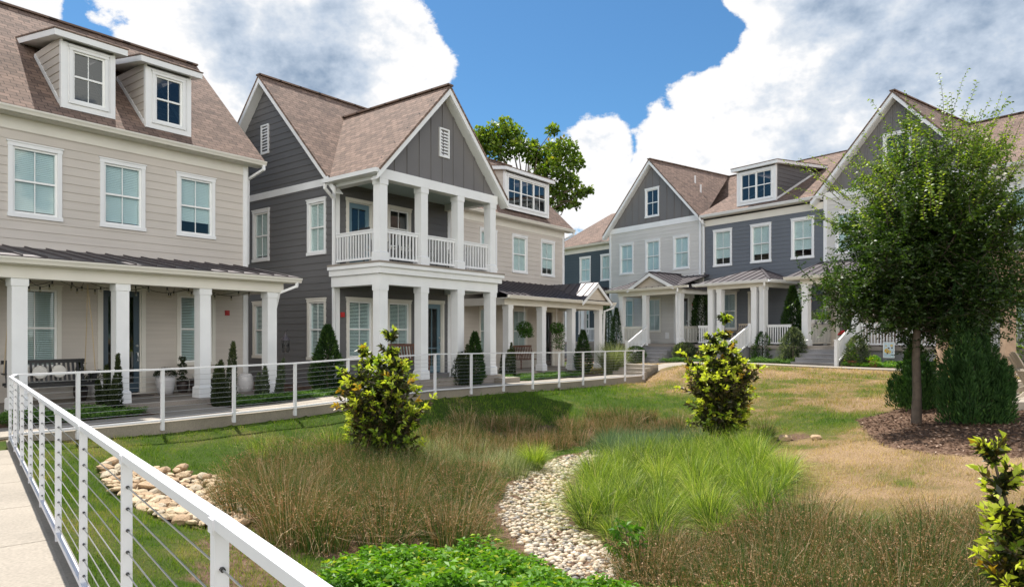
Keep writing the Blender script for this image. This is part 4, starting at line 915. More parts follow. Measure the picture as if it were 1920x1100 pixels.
def noise(scale, detail, rough=.6, vec=None, off=(0,0,0)):
    mp = N(nt, 'ShaderNodeMapping'); mp.inputs['Location'].default_value = off; mp.inputs['Scale'].default_value = (1,1,1.35); L(nt, vec or nrm.outputs[0], mp.inputs[0])
    n = N(nt, 'ShaderNodeTexNoise', Scale=scale, Detail=detail); n.inputs['Roughness'].default_value = rough; L(nt, mp.outputs[0], n.inputs['Vector']); return n
# warp the direction so that cloud edges billow
wn = noise(5.5, 3.0); wsub = N(nt, 'ShaderNodeVectorMath', operation='SUBTRACT'); L(nt, wn.outputs['Color'], wsub.inputs[0]); wsub.inputs[1].default_value = (.5,.5,.5)
wsc = N(nt, 'ShaderNodeVectorMath', operation='SCALE'); L(nt, wsub.outputs[0], wsc.inputs[0]); wsc.inputs['Scale'].default_value = .09
wad = N(nt, 'ShaderNodeVectorMath', operation='ADD'); L(nt, nrm.outputs[0], wad.inputs[0]); L(nt, wsc.outputs[0], wad.inputs[1])
CL = [(30,0,60),(300,-30,150),(430,30,190),(560,60,190),(690,70,130),(770,115,85),(600,190,170),(450,160,170),(300,130,110),(700,170,110),
      (1450,-10,90),(1560,30,170),(1720,70,260),(1900,120,260),(1440,150,110),(1560,240,230),(1340,240,110),(1420,330,200),(1260,300,95),(1230,380,110),(1120,290,62),(1110,370,90),(1010,385,80),(975,300,45),(1060,340,70),(1800,300,250),
      (2250,200,300),(2500,350,300),(-300,300,260),(-700,500,300)]
f1 = blobs(CL, wad.outputs[0])
gen = noise(2.6, 5.0, .55, off=(3.1,1.7,.4))
sep = N(nt, 'ShaderNodeSeparateXYZ'); L(nt, nrm.outputs[0], sep.inputs[0])
side = math_('MULTIPLY', math_('SUBTRACT', .50, sep.outputs['Y']), 6.0, True)          # 1 outside the quarter of sky ahead
back = math_('MULTIPLY', math_('SUBTRACT', -.15, sep.outputs['Y']), 2.8, True)          # 1 in the unseen cloud bank behind the camera, added as fill light
cov = math_('ADD', math_('SUBTRACT', .60, math_('MULTIPLY', back, .22)), math_('MULTIPLY', math_('SUBTRACT', sep.outputs['Z'], .55), .5, True))
behind = math_('MULTIPLY', math_('SUBTRACT', gen.outputs['Fac'], cov), 4.0)
behind = math_('SUBTRACT', math_('MULTIPLY', behind, side), math_('MULTIPLY', math_('SUBTRACT', 1.0, side), 3.0))
fld = math_('MAXIMUM', f1, behind)
n1 = noise(11, 10.0, .66); n2 = noise(5.5, 7.0, .55, off=(9,2,5))
sunoff = to*.022
n1b = N(nt, 'ShaderNodeTexNoise', Scale=11.0, Detail=5.0); n1b.inputs['Roughness'].default_value = .6
n1a = N(nt, 'ShaderNodeTexNoise', Scale=11.0, Detail=5.0); n1a.inputs['Roughness'].default_value = .6
for nn, off in ((n1a, (0,0,0)), (n1b, tuple(sunoff))):
    mp = N(nt, 'ShaderNodeMapping'); mp.inputs['Location'].default_value = off; mp.inputs['Scale'].default_value = (1,1,1.35); L(nt, nrm.outputs[0], mp.inputs[0]); L(nt, mp.outputs[0], nn.inputs['Vector'])
relief = math_('SUBTRACT', n1b.outputs['Fac'], n1a.outputs['Fac'])
ed = math_('ADD', fld, math_('MULTIPLY', math_('SUBTRACT', n1.outputs['Fac'], .52), 1.25))
mask = N(nt, 'ShaderNodeMapRange', interpolation_type='SMOOTHSTEP'); mask.inputs['From Min'].default_value = .0; mask.inputs['From Max'].default_value = .14; L(nt, ed, mask.inputs['Value'])
DK = [(1830,10,330),(1620,20,150),(1900,150,200),(560,120,140),(430,60,90),(1530,300,80),(1660,190,90),(60,160,60)]
dk = blobs(DK, wad.outputs[0])
shade = math_('ADD', math_('MULTIPLY', math_('MAXIMUM', dk, -.35), .70), math_('MULTIPLY', math_('SUBTRACT', n2.outputs['Fac'], .50), 1.15))
shade = math_('ADD', shade, math_('MULTIPLY', relief, 2.0))
shade = math_('ADD', shade, math_('MULTIPLY', math_('SUBTRACT', n1.outputs['Fac'], .5), .25))
shr = N(nt, 'ShaderNodeValToRGB'); e = shr.color_ramp.elements; e[0].position = .0; e[0].color = (1.0,1.0,1.0,1); e[1].position = 1.0; e[1].color = (.26,.36,.50,1)
k = shr.color_ramp.elements.new(.2); k.color = (.78,.83,.89,1); k = shr.color_ramp.elements.new(.5); k.color = (.56,.65,.77,1)
L(nt, math_('ADD', shade, .07), shr.inputs[0])
csc = N(nt, 'ShaderNodeMix', data_type='RGBA', blend_type='MULTIPLY'); csc.inputs['Factor'].default_value = 1
L(nt, shr.outputs[0], csc.inputs['A'])
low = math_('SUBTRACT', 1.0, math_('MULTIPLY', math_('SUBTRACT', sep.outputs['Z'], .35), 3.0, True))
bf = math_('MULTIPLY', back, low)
cb = N(nt, 'ShaderNodeMix', data_type='RGBA'); L(nt, bf, cb.inputs['Factor']); cb.inputs['A'].default_value = (5.6,5.6,5.65,1); cb.inputs['B'].default_value = (19,18.4,17.4,1); L(nt, cb.outputs['Result'], csc.inputs['B'])  # low cloud behind the camera is boosted to brighten the shaded facades
skc = N(nt, 'ShaderNodeMix', data_type='RGBA', blend_type='MULTIPLY'); skc.inputs['Factor'].default_value = 1; skc.inputs['B'].default_value = (.38,.61,.72,1); L(nt, sk.outputs[0], skc.inputs['A'])
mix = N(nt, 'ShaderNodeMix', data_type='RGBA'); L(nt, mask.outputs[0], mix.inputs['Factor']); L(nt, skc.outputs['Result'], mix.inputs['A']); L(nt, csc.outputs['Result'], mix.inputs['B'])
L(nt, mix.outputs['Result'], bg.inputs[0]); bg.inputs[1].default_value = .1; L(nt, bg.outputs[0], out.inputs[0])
scn.view_settings.view_transform = 'Standard'; scn.view_settings.look = 'None'; scn.view_settings.exposure = 0.84; scn.view_settings.gamma = 1
scn.render.engine = 'CYCLES'
try:
    scn.cycles.use_adaptive_sampling = True; scn.cycles.max_bounces = 8; scn.cycles.transparent_max_bounces = 12
except Exception: pass
# ---------------------------------------------------------------- vegetation kit
def at(px, Y): return ((px-960)/1290*Y, Y)
def unit(v): return v/np.maximum(np.linalg.norm(v, axis=-1, keepdims=True), 1e-9)
def rdir(n, zlo=-1, zhi=1):
    z = rng.uniform(zlo, zhi, n); a = rng.uniform(0, 2*np.pi, n); r = np.sqrt(np.maximum(0, 1-z*z)); return np.stack([r*np.cos(a), r*np.sin(a), z], -1)
def sample_poly(poly, n):
    P = np.array(poly); lo, hi = P.min(0), P.max(0); X = []; c = 0
    while c < n:
        q = rng.uniform(lo, hi, (n*2, 2)); q = q[inpoly(q[:,0], q[:,1], poly)]; X.append(q); c += len(q)
    return np.concatenate(X)[:n]
def leaf_arrays(P, A, Ln, W, rnd, fold=.25, droop=0.0, tris=False):
    n = len(P); A = unit(A); S = unit(np.cross(A, rdir(n))); U = unit(np.cross(S, A)); U[U[:,2] < 0] *= -1
    Ln = np.broadcast_to(Ln, n)[:,None]; W = np.broadcast_to(W, n)[:,None]
    mid = P+A*Ln*.42; V = np.stack([P, mid+S*W/2+U*W*fold, P+A*Ln-np.array([0,0,1])*Ln*droop, mid-S*W/2+U*W*fold], 1).reshape(-1, 3)
    F = np.arange(n*4).reshape(n, 4); return V, F, np.repeat(rnd, 4)
def stem_arrays(x, y, z, L_, w, lean, bend, rnd, segs=3, tip=.15, twist=None):
    """bending strips; lean = horizontal vectors (n,2)"""
    n = len(x); t = np.linspace(0, 1, segs+1); P0 = np.stack([x, y, z], -1); V = []; R = []
    a = rng.uniform(0, np.pi, n); S = np.stack([np.cos(a), np.sin(a), np.zeros(n)], -1); Ld = np.concatenate([lean, np.zeros((n,1))], 1)
    for k, tt in enumerate(t):
        hor = Ld*(tt*.45+tt*tt*bend[:,None]); c = P0+hor*L_[:,None]; c[:,2] += L_*tt*np.sqrt(np.maximum(.12, 1-np.minimum(.9, (np.linalg.norm(lean,axis=1)*(.45+tt*bend))**2)))
        ww = (w*(1-tt*(1-tip)))[:,None]/2; V += [c-S*ww, c+S*ww]; R += [rnd(tt), rnd(tt)]
    m = 2*(segs+1); V = np.stack(V, 1).reshape(-1, 3); R = np.stack(R, 1).ravel(); b = (np.arange(n)*m)[:,None]
    F = np.concatenate([b+np.array([2*k, 2*k+1, 2*k+3, 2*k+2]) for k in range(segs)]); return V, F, R
def merge(parts):
    V, F, R = [], [], []; o = 0
    for v, f, r in parts: V.append(v); F.append(f+o); R.append(r); o += len(v)
    return np.concatenate(V), np.concatenate(F), np.concatenate(R)

M['lawn'] = leaf_mat('lawn_blades', [(.02,(.065,.14,.010)),(.25,(.15,.24,.020)),(.45,(.25,.28,.06)),(.58,(.36,.30,.13)),(.75,(.42,.29,.155)),(1,(.58,.44,.28))], .6, .3, .2)
M['rush'] = leaf_mat('rush_stems', [(0,(.016,.045,.008)),(.35,(.055,.13,.020)),(.52,(.11,.15,.035)),(.72,(.27,.14,.055)),(.88,(.40,.25,.14)),(1,(.62,.46,.30))], .6, .2, .25, (1.1,1.1,.7))
M['sedge'] = leaf_mat('sedge_blades', [(0,(.02,.045,.006)),(.2,(.08,.15,.012)),(.45,(.24,.34,.035)),(.75,(.48,.54,.12)),(1,(.66,.56,.28))], .45, .4, .4)
M['bluegrass'] = leaf_mat('blue_grass', [(0,(.04,.07,.03)),(.6,(.13,.22,.13)),(1,(.30,.36,.22))], .5, .3, .3)
M['paleg'] = leaf_mat('pale_grass', [(0,(.06,.09,.03)),(.6,(.22,.26,.12)),(1,(.5,.48,.34))], .5, .3, .3)
M['leafy'] = leaf_mat('cover_leaves', [(0,(.02,.065,.006)),(.5,(.055,.16,.012)),(.85,(.13,.29,.02)),(1,(.38,.42,.03))], .5, .38, .3)
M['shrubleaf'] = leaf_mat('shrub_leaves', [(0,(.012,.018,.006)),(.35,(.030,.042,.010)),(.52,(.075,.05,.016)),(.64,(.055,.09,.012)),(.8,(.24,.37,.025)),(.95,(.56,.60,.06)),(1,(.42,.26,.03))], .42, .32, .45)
M['treeleaf'] = leaf_mat('tree_leaves', [(0,(.014,.030,.007)),(.4,(.035,.075,.012)),(.75,(.11,.18,.02)),(1,(.30,.38,.05))], .45, .42, .4)
M['bgleaf'] = leaf_mat('far_tree_leaves', [(0,(.04,.07,.012)),(.5,(.10,.17,.018)),(.85,(.24,.30,.03)),(1,(.34,.20,.04))], .5, .45, .3)
M['conifer'] = leaf_mat('conifer_sprays', [(0,(.010,.025,.008)),(.6,(.028,.065,.016)),(1,(.075,.13,.025))], .6, .15, .2)
M['juniper'] = leaf_mat('juniper_sprays', [(0,(.010,.028,.010)),(.6,(.035,.085,.022)),(1,(.11,.20,.04))], .6, .2, .2)
M['yew'] = leaf_mat('yew_leaves', [(0,(.010,.02,.008)),(.6,(.035,.05,.018)),(1,(.13,.15,.05))], .5, .2, .3)
M['junicover'] = leaf_mat('juniper_cover', [(0,(.02,.05,.012)),(.6,(.06,.14,.025)),(1,(.16,.28,.06))], .6, .25, .2)
M['greyshrub'] = leaf_mat('grey_shrub_leaves', [(0,(.03,.045,.025)),(.6,(.08,.11,.06)),(1,(.2,.24,.13))], .5, .25, .3)
M['chips'] = leaf_mat('mulch_chips', [(0,(.05,.03,.02)),(.5,(.15,.09,.06)),(.85,(.26,.17,.12)),(1,(.46,.35,.27))], .9, .0, .2)
M['pebble'] = leaf_mat('river_pebbles', [(0,(.14,.13,.12)),(.12,(.28,.25,.21)),(.4,(.50,.41,.29)),(.62,(.57,.50,.40)),(.8,(.42,.29,.17)),(.92,(.58,.52,.43)),(1,(.10,.10,.11))], .65, .0, .35)

# lawn
L_ = []
for (x0, x1, y0, y1, dens, hh, ww) in ((-9,7,3.2,9,1500,.05,.0065),(-9,11,9,14.5,900,.055,.009),(-6,16,14.5,21,420,.065,.014),(-1,20,21,33,230,.07,.022)):
    n = int((x1-x0)*(y1-y0)*dens); x = rng.uniform(x0, x1, n); y = rng.uniform(y0, y1, n)
    keep = np.abs(x) < .80*y+.5; x, y = x[keep], y[keep]
    qf = (x-FP[0])*FQ[0]+(y-FP[1])*FQ[1]; qn = (x-NP[0])*NQ[0]+(y-NP[1])*NQ[1]; orr = (x-FR.o[0])*FR.n[0]+(y-FR.o[1])*FR.n[1]
    tf_ = (x-FP[0])*FD[0]+(y-FP[1])*FD[1]
    k = ((qf > .05)|(tf_ > 18.5)) & (qn > .1) & (orr > 4.9) & (dstream(x, y) > .55)
    for p in (RIPRAP, MULCH): k &= ~inpoly(x, y, p)
    for p in (RUSH_L, RUSH_F, SEDGE, RUSH_R, LEAFY): k &= ~(inpoly(x, y, p) & (rng.random(len(x)) < .8))
    k &= ~((np.abs(x-5.62-.1) < .45) & (np.abs(y-13.5) < .5) & (rng.random(len(x)) < .85))
    for a, b in ((5.75,27.9),(6.4,28.8),(7.1,29.7),(8,30.5)): k &= np.hypot(x-a, y-b) > .75
    x, y = x[k], y[k]; n = len(x); z = ground(x, y)+(fbm(x,y,.5,9)-.5)*.04*(np.hypot(x-3,y-12) < 16)-.004
    d = dryness(x, y); tf2 = np.clip((fbm(x,y,.28,31)-.5)*3+1, .55, 1.9); h = hh*rng.uniform(.6, 1.35, n)*(1-.2*d)*tf2; a = rng.uniform(0, 2*np.pi, n); ln = rng.uniform(.2, .9, n)*h; w = ww*rng.uniform(.7, 1.3, n)
    b = rng.uniform(0, np.pi, n); P0 = np.stack([x, y, z], -1); S = np.stack([np.cos(b)*w/2, np.sin(b)*w/2, 0*w], -1); T = P0+np.stack([np.cos(a)*ln, np.sin(a)*ln, h], -1)
    V = np.stack([P0-S, P0+S, T], 1).reshape(-1, 3); L_.append((V, np.arange(n*3).reshape(n, 3), np.repeat(np.clip(d+rng.normal(0, .13, n), 0, 1), 3)))
V, F, R = merge(L_); o = npmesh('lawn_grass', V, F, 'lawn', rnd=R); tag(o, 'mown lawn, green at left and patchy straw brown on the right slope', 'grass', kind='stuff')

# rushes and sedges
def rush_bed(name, label, poly, nclump, per, h, rad, mat='rush', dead=.3, heads=True, cat='rushes', arch=(.25,.9), w=.006, lean=(.1,.55)):
    C = [sample_poly(poly, 1)[0]]
    for _ in range(nclump-1):        # spread the crowns evenly
        q = sample_poly(poly, 7); d = np.min(np.hypot(q[:,None,0]-np.array(C)[None,:,0], q[:,None,1]-np.array(C)[None,:,1]), 1); C.append(q[np.argmax(d)])
    C = np.array(C); parts = []; tn = rng.normal(0, .10, nclump)
    ch = rng.uniform(.65, 1.2, nclump); cd = rng.random(nclump)
    i = rng.integers(0, nclump, nclump*per); n = len(i); a = rng.uniform(0, 2*np.pi, n); r = rad*np.sqrt(rng.random(n))
    x = C[i,0]+np.cos(a)*r; y = C[i,1]+np.sin(a)*r; z = ground(x, y)-.02
    a2 = a+rng.normal(0, .5, n); lm = rng.uniform(lean[0], lean[1], n)*(.4+r/rad); ln = np.stack([np.cos(a2)*lm, np.sin(a2)*lm], -1)
    Ls = h*ch[i]*rng.uniform(.6, 1.1, n); isd = rng.random(n) < dead*(.4+1.2*cd[i]); base = np.where(isd, rng.uniform(.55, 1, n), rng.uniform(.0, .5, n))+tn[i]
    bn = rng.uniform(arch[0], arch[1], n); br_ = rng.random(n) < .14; bn = np.where(br_, rng.uniform(1.4, 2.4, n), bn); ln = ln*np.where(br_, 1.5, 1)[:,None]; base = np.where(br_, np.maximum(base, rng.uniform(.5, 1, n)), base)
    V, F, R = stem_arrays(x, y, z, Ls, np.full(n, w)*rng.uniform(.7,1.3,n), ln, bn, lambda t: np.clip(base+(t-.5)*.22, 0, 1), 3); parts.append((V, F, R))
    if heads:
        k = rng.random(n) < .55; tip = V.reshape(n, 8, 3)[k][:, 5]; m = len(tip); tp = np.repeat(tip, 3, 0)+rng.normal(0, .014, (m*3, 3))
        v, f, r_ = leaf_arrays(tp, rdir(m*3, -.3, 1), rng.uniform(.014, .034, m*3), .011, rng.uniform(.64, .9, m*3)); parts.append((v, f, r_))
    V, F, R = merge(parts); o = npmesh(name, V, F, mat, rnd=R); tag(o, label, cat, kind='stuff'); return o
rush_bed('rushes', 'brown tipped rushes between the tan rocks and the pebble stream', RUSH_L, 60, 480, .70, .28, dead=.2, arch=(.3,1.1))
rush_bed('rushes', 'band of mixed brown rushes at the far side of the swale below the lawn bank', RUSH_F, 40, 380, .50, .30, dead=.35, w=.009)
rush_bed('rushes', 'tall dark rushes filling the bottom right of the swale', RUSH_R, 62, 480, .66, .28, dead=.22, arch=(.3,1.1))
rush_bed('sedge', 'bright green arching sedge right of the pebble stream', SEDGE, 72, 400, .66, .13, 'sedge', dead=.06, heads=False, cat='sedge', arch=(.7,1.5), w=.008, lean=(.15,.75))
rush_bed('meadow_grass', 'straw coloured meadow grass in front of the left leafy shrub', [(-2.4,12.0),(-1.2,12.2),(.2,12.4),(-.1,14.0),(-1.2,14.2),(-2.2,13.0)], 26, 300, .45, .22, 'paleg', dead=.5, heads=False, cat='grass', arch=(.5,1.2), w=.008)
rush_bed('meadow_grass', 'blue green wispy grass at the head of the pebble stream', [(1.6,14.9),(2.4,14.3),(4.2,14.6),(4.4,15.4),(2.6,16.2)], 22, 300, .5, .2, 'bluegrass', dead=.3, heads=False, cat='grass', arch=(.5,1.2), w=.008)
rush_bed('meadow_grass', 'uneven green grass at the foot of the lawn bank behind the left shrub', [(-4.2,11.8),(-2.7,12.9),(-1.6,14.4),(-2.3,14.9),(-3.6,13.4),(-4.6,12.4)], 22, 260, .32, .25, 'sedge', dead=.1, heads=False, cat='grass', arch=(.4,1.0), w=.008)
def tuft(name, label, x, y, n, h, rad, mat, w=.007, cat='grass clump', z=None, arch=(.6,1.4), lean=(.2,.9)):
    z0 = gz(x, y) if z is None else z; a = rng.uniform(0, 2*np.pi, n); r = rad*np.sqrt(rng.random(n)); X = np.cos(a)*r; Y = np.sin(a)*r
    lm = rng.uniform(lean[0], lean[1], n)*(.5+.5*r/rad); ln = np.stack([np.cos(a)*lm, np.sin(a)*lm], -1); base = rng.uniform(.1, .9, n)
    V, F, R = stem_arrays(X, Y, np.zeros(n)-.02, h*rng.uniform(.6, 1.1, n), np.full(n, w), ln, rng.uniform(arch[0], arch[1], n), lambda t: np.clip(base*(.5+t*.5), 0, 1), 4)
    return tag(npmesh(name, V, F, mat, rnd=R, loc=(x, y, z0)), label, cat)
tuft('grass_clump', 'single fountain clump of bright green grass left of the pebble stream', .42, 13.2, 1500, .62, .12, 'sedge')
tuft('ornamental_grass', 'pale feathery fountain grass beside the last porch column of the far beige house', *at(1148, 28.3), 1600, 1.35, .25, 'paleg', .016, lean=(.1,.6))
tuft('grass_clump', 'small rusty grass tuft against the right leafy shrub', 5.15, 14.0, 500, .5, .12, 'rush')

# leafy ground cover in the foreground
def cover(name, label, pts, z, hgt, Ls, Ws, mat, n_per=1, cat='ground cover', kind='stuff', tone=(.1,.8), axz=(-.1,.8), parent=None, bump=1.0):
    n = len(pts); hz = hgt*(.12+1.05*fbm(pts[:,0], pts[:,1], .36, 21)**1.3*bump)
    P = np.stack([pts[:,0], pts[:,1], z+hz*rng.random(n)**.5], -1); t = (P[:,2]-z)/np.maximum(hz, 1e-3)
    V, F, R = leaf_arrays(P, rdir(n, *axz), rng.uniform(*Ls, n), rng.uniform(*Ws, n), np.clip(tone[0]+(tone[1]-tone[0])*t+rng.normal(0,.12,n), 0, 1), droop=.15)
    return tag(npmesh(name, V, F, mat, rnd=R, parent=parent), label, cat, kind=kind)
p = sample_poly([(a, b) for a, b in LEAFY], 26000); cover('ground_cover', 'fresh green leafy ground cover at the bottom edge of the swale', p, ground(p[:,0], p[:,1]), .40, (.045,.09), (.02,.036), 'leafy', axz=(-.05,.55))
def bedcover(F, s0, s1, o0, o1, n, label, hgt=.3, mat='junicover', wob=.25):
    s = rng.uniform(s0, s1, n); o = o0+(o1-o0)*rng.random(n)+(fbm(s, s*0, .7, 4)-.5)*wob; x = F.o[0]+F.u[0]*s+F.n[0]*o; y = F.o[1]+F.u[1]*s+F.n[1]*o
    p = np.stack([x, y], -1); return cover('ground_cover', label, p, ground(x, y), hgt, (.06,.13), (.012,.022), mat, axz=(.0,.8))
def fbed(t0, t1, q0, q1, n, label, hgt=.28, mat='junicover'):
    t = rng.uniform(t0, t1, n); q = q0+(q1-q0)*rng.random(n); x = FP[0]+FD[0]*t+FQ[0]*q; y = FP[1]+FD[1]*t+FQ[1]*q
    return cover('ground_cover', label, np.stack([x, y], -1), ground(x, y), hgt, (.06,.12), (.012,.022), mat, axz=(.0,.8))
fbed(-2.0, .35, -2.6, -1.42, 7000, 'low juniper bed by the first porch column behind the railing')
fbed(2.3, 6.5, -2.4, -1.42, 12000, 'low juniper bed between the lantern and the railed walkway')
fbed(6.9, 10.4, -1.9, -1.42, 7000, 'low juniper bed in front of the dark grey house porch')
fbed(11.6, 16.2, -2.5, -1.42, 10000, 'low juniper bed in front of the far beige house porch')
bedcover(FR, 3.0, 4.9, 2.35, 3.5, 3500, 'juniper bed left of the first steps in the right row')
bedcover(FR, 7.0, 9.5, 2.4, 3.55, 4500, 'juniper bed between the first and second steps of the right row')
bedcover(FR, 11.4, 13.9, 2.4, 3.55, 5000, 'juniper bed between the second and third steps of the right row')
bedcover(FR, 16.1, 19.5, 2.4, 3.55, 6000, 'leafy green bed below the small garden banner', mat='leafy')

# stones
def ico():
    m = bmesh_ico(); return m
import bmesh
def bmesh_ico(sub=2):
    b = bmesh.new(); bmesh.ops.create_icosphere(b, subdivisions=sub, radius=1); b.verts.ensure_lookup_table(); V = np.array([v.co[:] for v in b.verts]); F = np.array([[v.index for v in f.verts] for f in b.faces]); b.free(); return V, F
IV, IF = bmesh_ico(2)
def rockshape(ang=.0, sub=None):
    V = IV.copy(); s = np.array([1, rng.uniform(.65,.95), rng.uniform(.4,.7)])
    for _ in range(3+int(ang*9)):       # cut planes flatten sides of broken stone
        d = rdir(1)[0]; k = rng.uniform(.62, .9) if ang else rng.uniform(.8, .97); e = V@d-k; V = V-np.outer(np.maximum(e, 0)*(1 if ang else .6), d)
    V = V*(1+.05*rng.normal(0, 1, (len(V),1))*(ang > 0)); return V*s
IV2, IF2 = IV, IF; IV, IF = bmesh_ico(1); shapes = [rockshape() for _ in range(10)]
n = 4200; cl = _ss[rng.integers(0, len(_ss), n*2)]; x = cl[:,0]+rng.uniform(-.62,.62,n*2); y = cl[:,1]+rng.uniform(-.5,.5,n*2); dd = dstream(x, y); k = dd < .40+.12*rng.random(n*2); x, y = x[k][:n], y[k][:n]; n = len(x)
Vs = []; Rs = []
sz = rng.uniform(.020, .052, n)*np.where(rng.random(n) < .05, 1.6, 1); hz = ground(x, y)+rng.uniform(-.01, .03, n)
for i in range(n):
    a = rng.uniform(0, 6.28); c, s_ = math.cos(a), math.sin(a); V = shapes[i % 10]*sz[i]; V = V@np.array([[c,s_,0],[-s_,c,0],[0,0,1]]); Vs.append(V+[x[i], y[i], hz[i]]); Rs.append(np.full(len(V), rng.random()))
V = np.concatenate(Vs); F = (IF[None]+(np.arange(n)*len(IV))[:,None,None]).reshape(-1, 3)
tag(npmesh('gravel', V, F, 'pebble', rnd=np.concatenate(Rs), smooth=True), 'pale rounded river pebbles laid as a winding dry stream', 'pebbles', kind='stuff')
IV, IF = IV2, IF2
def stone_mat(nm, base):
    m, nt_, out_ = newmat(nm); b = N(nt_, 'ShaderNodeBsdfPrincipled', Roughness=.85); tc_ = N(nt_, 'ShaderNodeTexCoord'); oi = N(nt_, 'ShaderNodeObjectInfo')
    ad = N(nt_, 'ShaderNodeVectorMath', operation='ADD'); L(nt_, tc_.outputs['Object'], ad.inputs[0]); L(nt_, oi.outputs['Location'], ad.inputs[1])
    no = N(nt_, 'ShaderNodeTexNoise', Scale=9.0, Detail=7.0); L(nt_, ad.outputs[0], no.inputs['Vector'])
    r = ramp(nt_, no.outputs['Fac'], [(.3, [c*.6 for c in base]), (.55, base), (.75, [min(.8, c*1.25) for c in base])]); L(nt_, r.outputs[0], b.inputs['Base Color'])
    bp = N(nt_, 'ShaderNodeBump', Strength=.5, Distance=.01); L(nt_, no.outputs['Fac'], bp.inputs['Height']); L(nt_, bp.outputs[0], b.inputs['Normal']); L(nt_, b.outputs[0], out_.inputs[0]); return m
RM = [stone_mat('fieldstone', c) for c in ((.46,.34,.21),(.54,.42,.27),(.38,.26,.155),(.42,.35,.25))]
rmesh = []
for k in range(12):
    V = rockshape(.9); me = bpy.data.meshes.new('rock'); me.from_pydata([tuple(v) for v in V], [], [tuple(f) for f in IF.tolist()]); me.materials.append(RM[k % 4]); rmesh.append(me)
pts = []; tries = 0
while len(pts) < 290 and tries < 30000:
    tries += 1; q = sample_poly(RIPRAP, 1)[0]; s_ = rng.uniform(.07, .14)*(1 if rng.random() > .12 else 1.35)
    if all(math.hypot(q[0]-a, q[1]-b) > 0.52*(s_+c) for a, b, c in pts): pts.append((q[0], q[1], s_))
for i, (a, b, s_) in enumerate(pts):
    o = bpy.data.objects.new('rock', rmesh[i % 12]); COL.objects.link(o); o.location = (a, b, gz(a, b)+s_*.28+rng.uniform(0, .05)); o.scale = (s_, s_, s_*rng.uniform(.6, .9)); o.rotation_euler = (rng.uniform(-.35,.35), rng.uniform(-.35,.35), rng.uniform(0, 6.28))
    tag(o, 'tan broken fieldstone lying in the rock apron under the near railing', 'rock', 'tan fieldstones in the rock apron')
for (a, b, s_, lb) in ((5.35,13.45,.17,'brown flat rock edging the dirt hollow right of the leafy shrub'),(5.75,13.0,.13,'smaller dark rock at the lower end of the dirt hollow')):
    o = bpy.data.objects.new('rock', rmesh[2]); COL.objects.link(o); o.location = (a, b, gz(a, b)+.04); o.scale = (s_, s_, s_*.6); tag(o, lb, 'rock')
# mulch chips
p = sample_poly(MULCH, 11000); n = len(p); P = np.stack([p[:,0], p[:,1], ground(p[:,0], p[:,1])+.012], -1)
V, F, R = leaf_arrays(P, rdir(n, -.15, .35), rng.uniform(.03,.09,n), rng.uniform(.012,.03,n), rng.random(n)**1.3); tag(npmesh('mulch', V, F, 'chips', rnd=R), 'reddish brown bark mulch mound round the young tree', 'mulch', kind='stuff')
s = rng.random(5000); tt = rng.uniform(-1.5, 7, 5000); q = rng.uniform(1.05, 1.6, 5000); x = NP[0]+ND[0]*tt+NQ[0]*q; y = NP[1]+ND[1]*tt+NQ[1]*q; k = y > 4.6; x, y = x[k], y[k]
P = np.stack([x, y, ground(x, y)+.012], -1); n = len(P); V, F, R = leaf_arrays(P, rdir(n, -.15, .35), rng.uniform(.02,.06,n), rng.uniform(.01,.02,n), rng.random(n)**1.6*.7); 

# ---------------------------------------------------------------- trees and shrubs
def plant(name, label, cat, x, y, z=None, group=None): return empty(name, (x, y, gz(x, y)-.02 if z is None else z), label, cat, 0, group)
def cone_shrub(label, x, y, h, r, n, mat='conifer', z=None, shape='cone', Ls=(.07,.13), Ws=(.022,.04), name='conical_shrub', cat='shrub', lumps=.25, group=None, up=.9):
    rt = plant(name, label, cat, x, y, z, group); t = rng.random(n)**1.15; a = rng.uniform(0, 2*np.pi, n)
    if shape == 'cone': rr = r*np.minimum(1, (1-t)*1.5)**.75*np.minimum(1, .55+t*3)
    elif shape == 'col': rr = r*np.sqrt(np.maximum(.02, 1-t**3))*(.75+.25*np.minimum(1, t*4))
    elif shape == 'ball': t = rng.random(n); rr = r*np.sqrt(np.maximum(0.01, 1-(2*t-1)**2))
    else: rr = r*(1-t**2)**.6
    lump = 1+lumps*(fbm(a*1.6+5, t*h*2.2, .5, int(x*10) % 50)-.5)*2
    q = rr*lump*(1-.45*rng.random(n)**2.2); P = np.stack([np.cos(a)*q, np.sin(a)*q, t*h+.03], -1)
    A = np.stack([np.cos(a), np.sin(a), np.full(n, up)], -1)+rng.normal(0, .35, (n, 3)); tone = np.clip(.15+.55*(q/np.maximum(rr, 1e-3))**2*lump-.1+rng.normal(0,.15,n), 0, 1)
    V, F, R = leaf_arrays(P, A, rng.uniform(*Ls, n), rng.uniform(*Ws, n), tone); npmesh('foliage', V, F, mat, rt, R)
    MB().cyl((0,0,-.1), (0,0,h*.6), .03+r*.05, .015, 7).build('stem', 'bark', rt); return rt
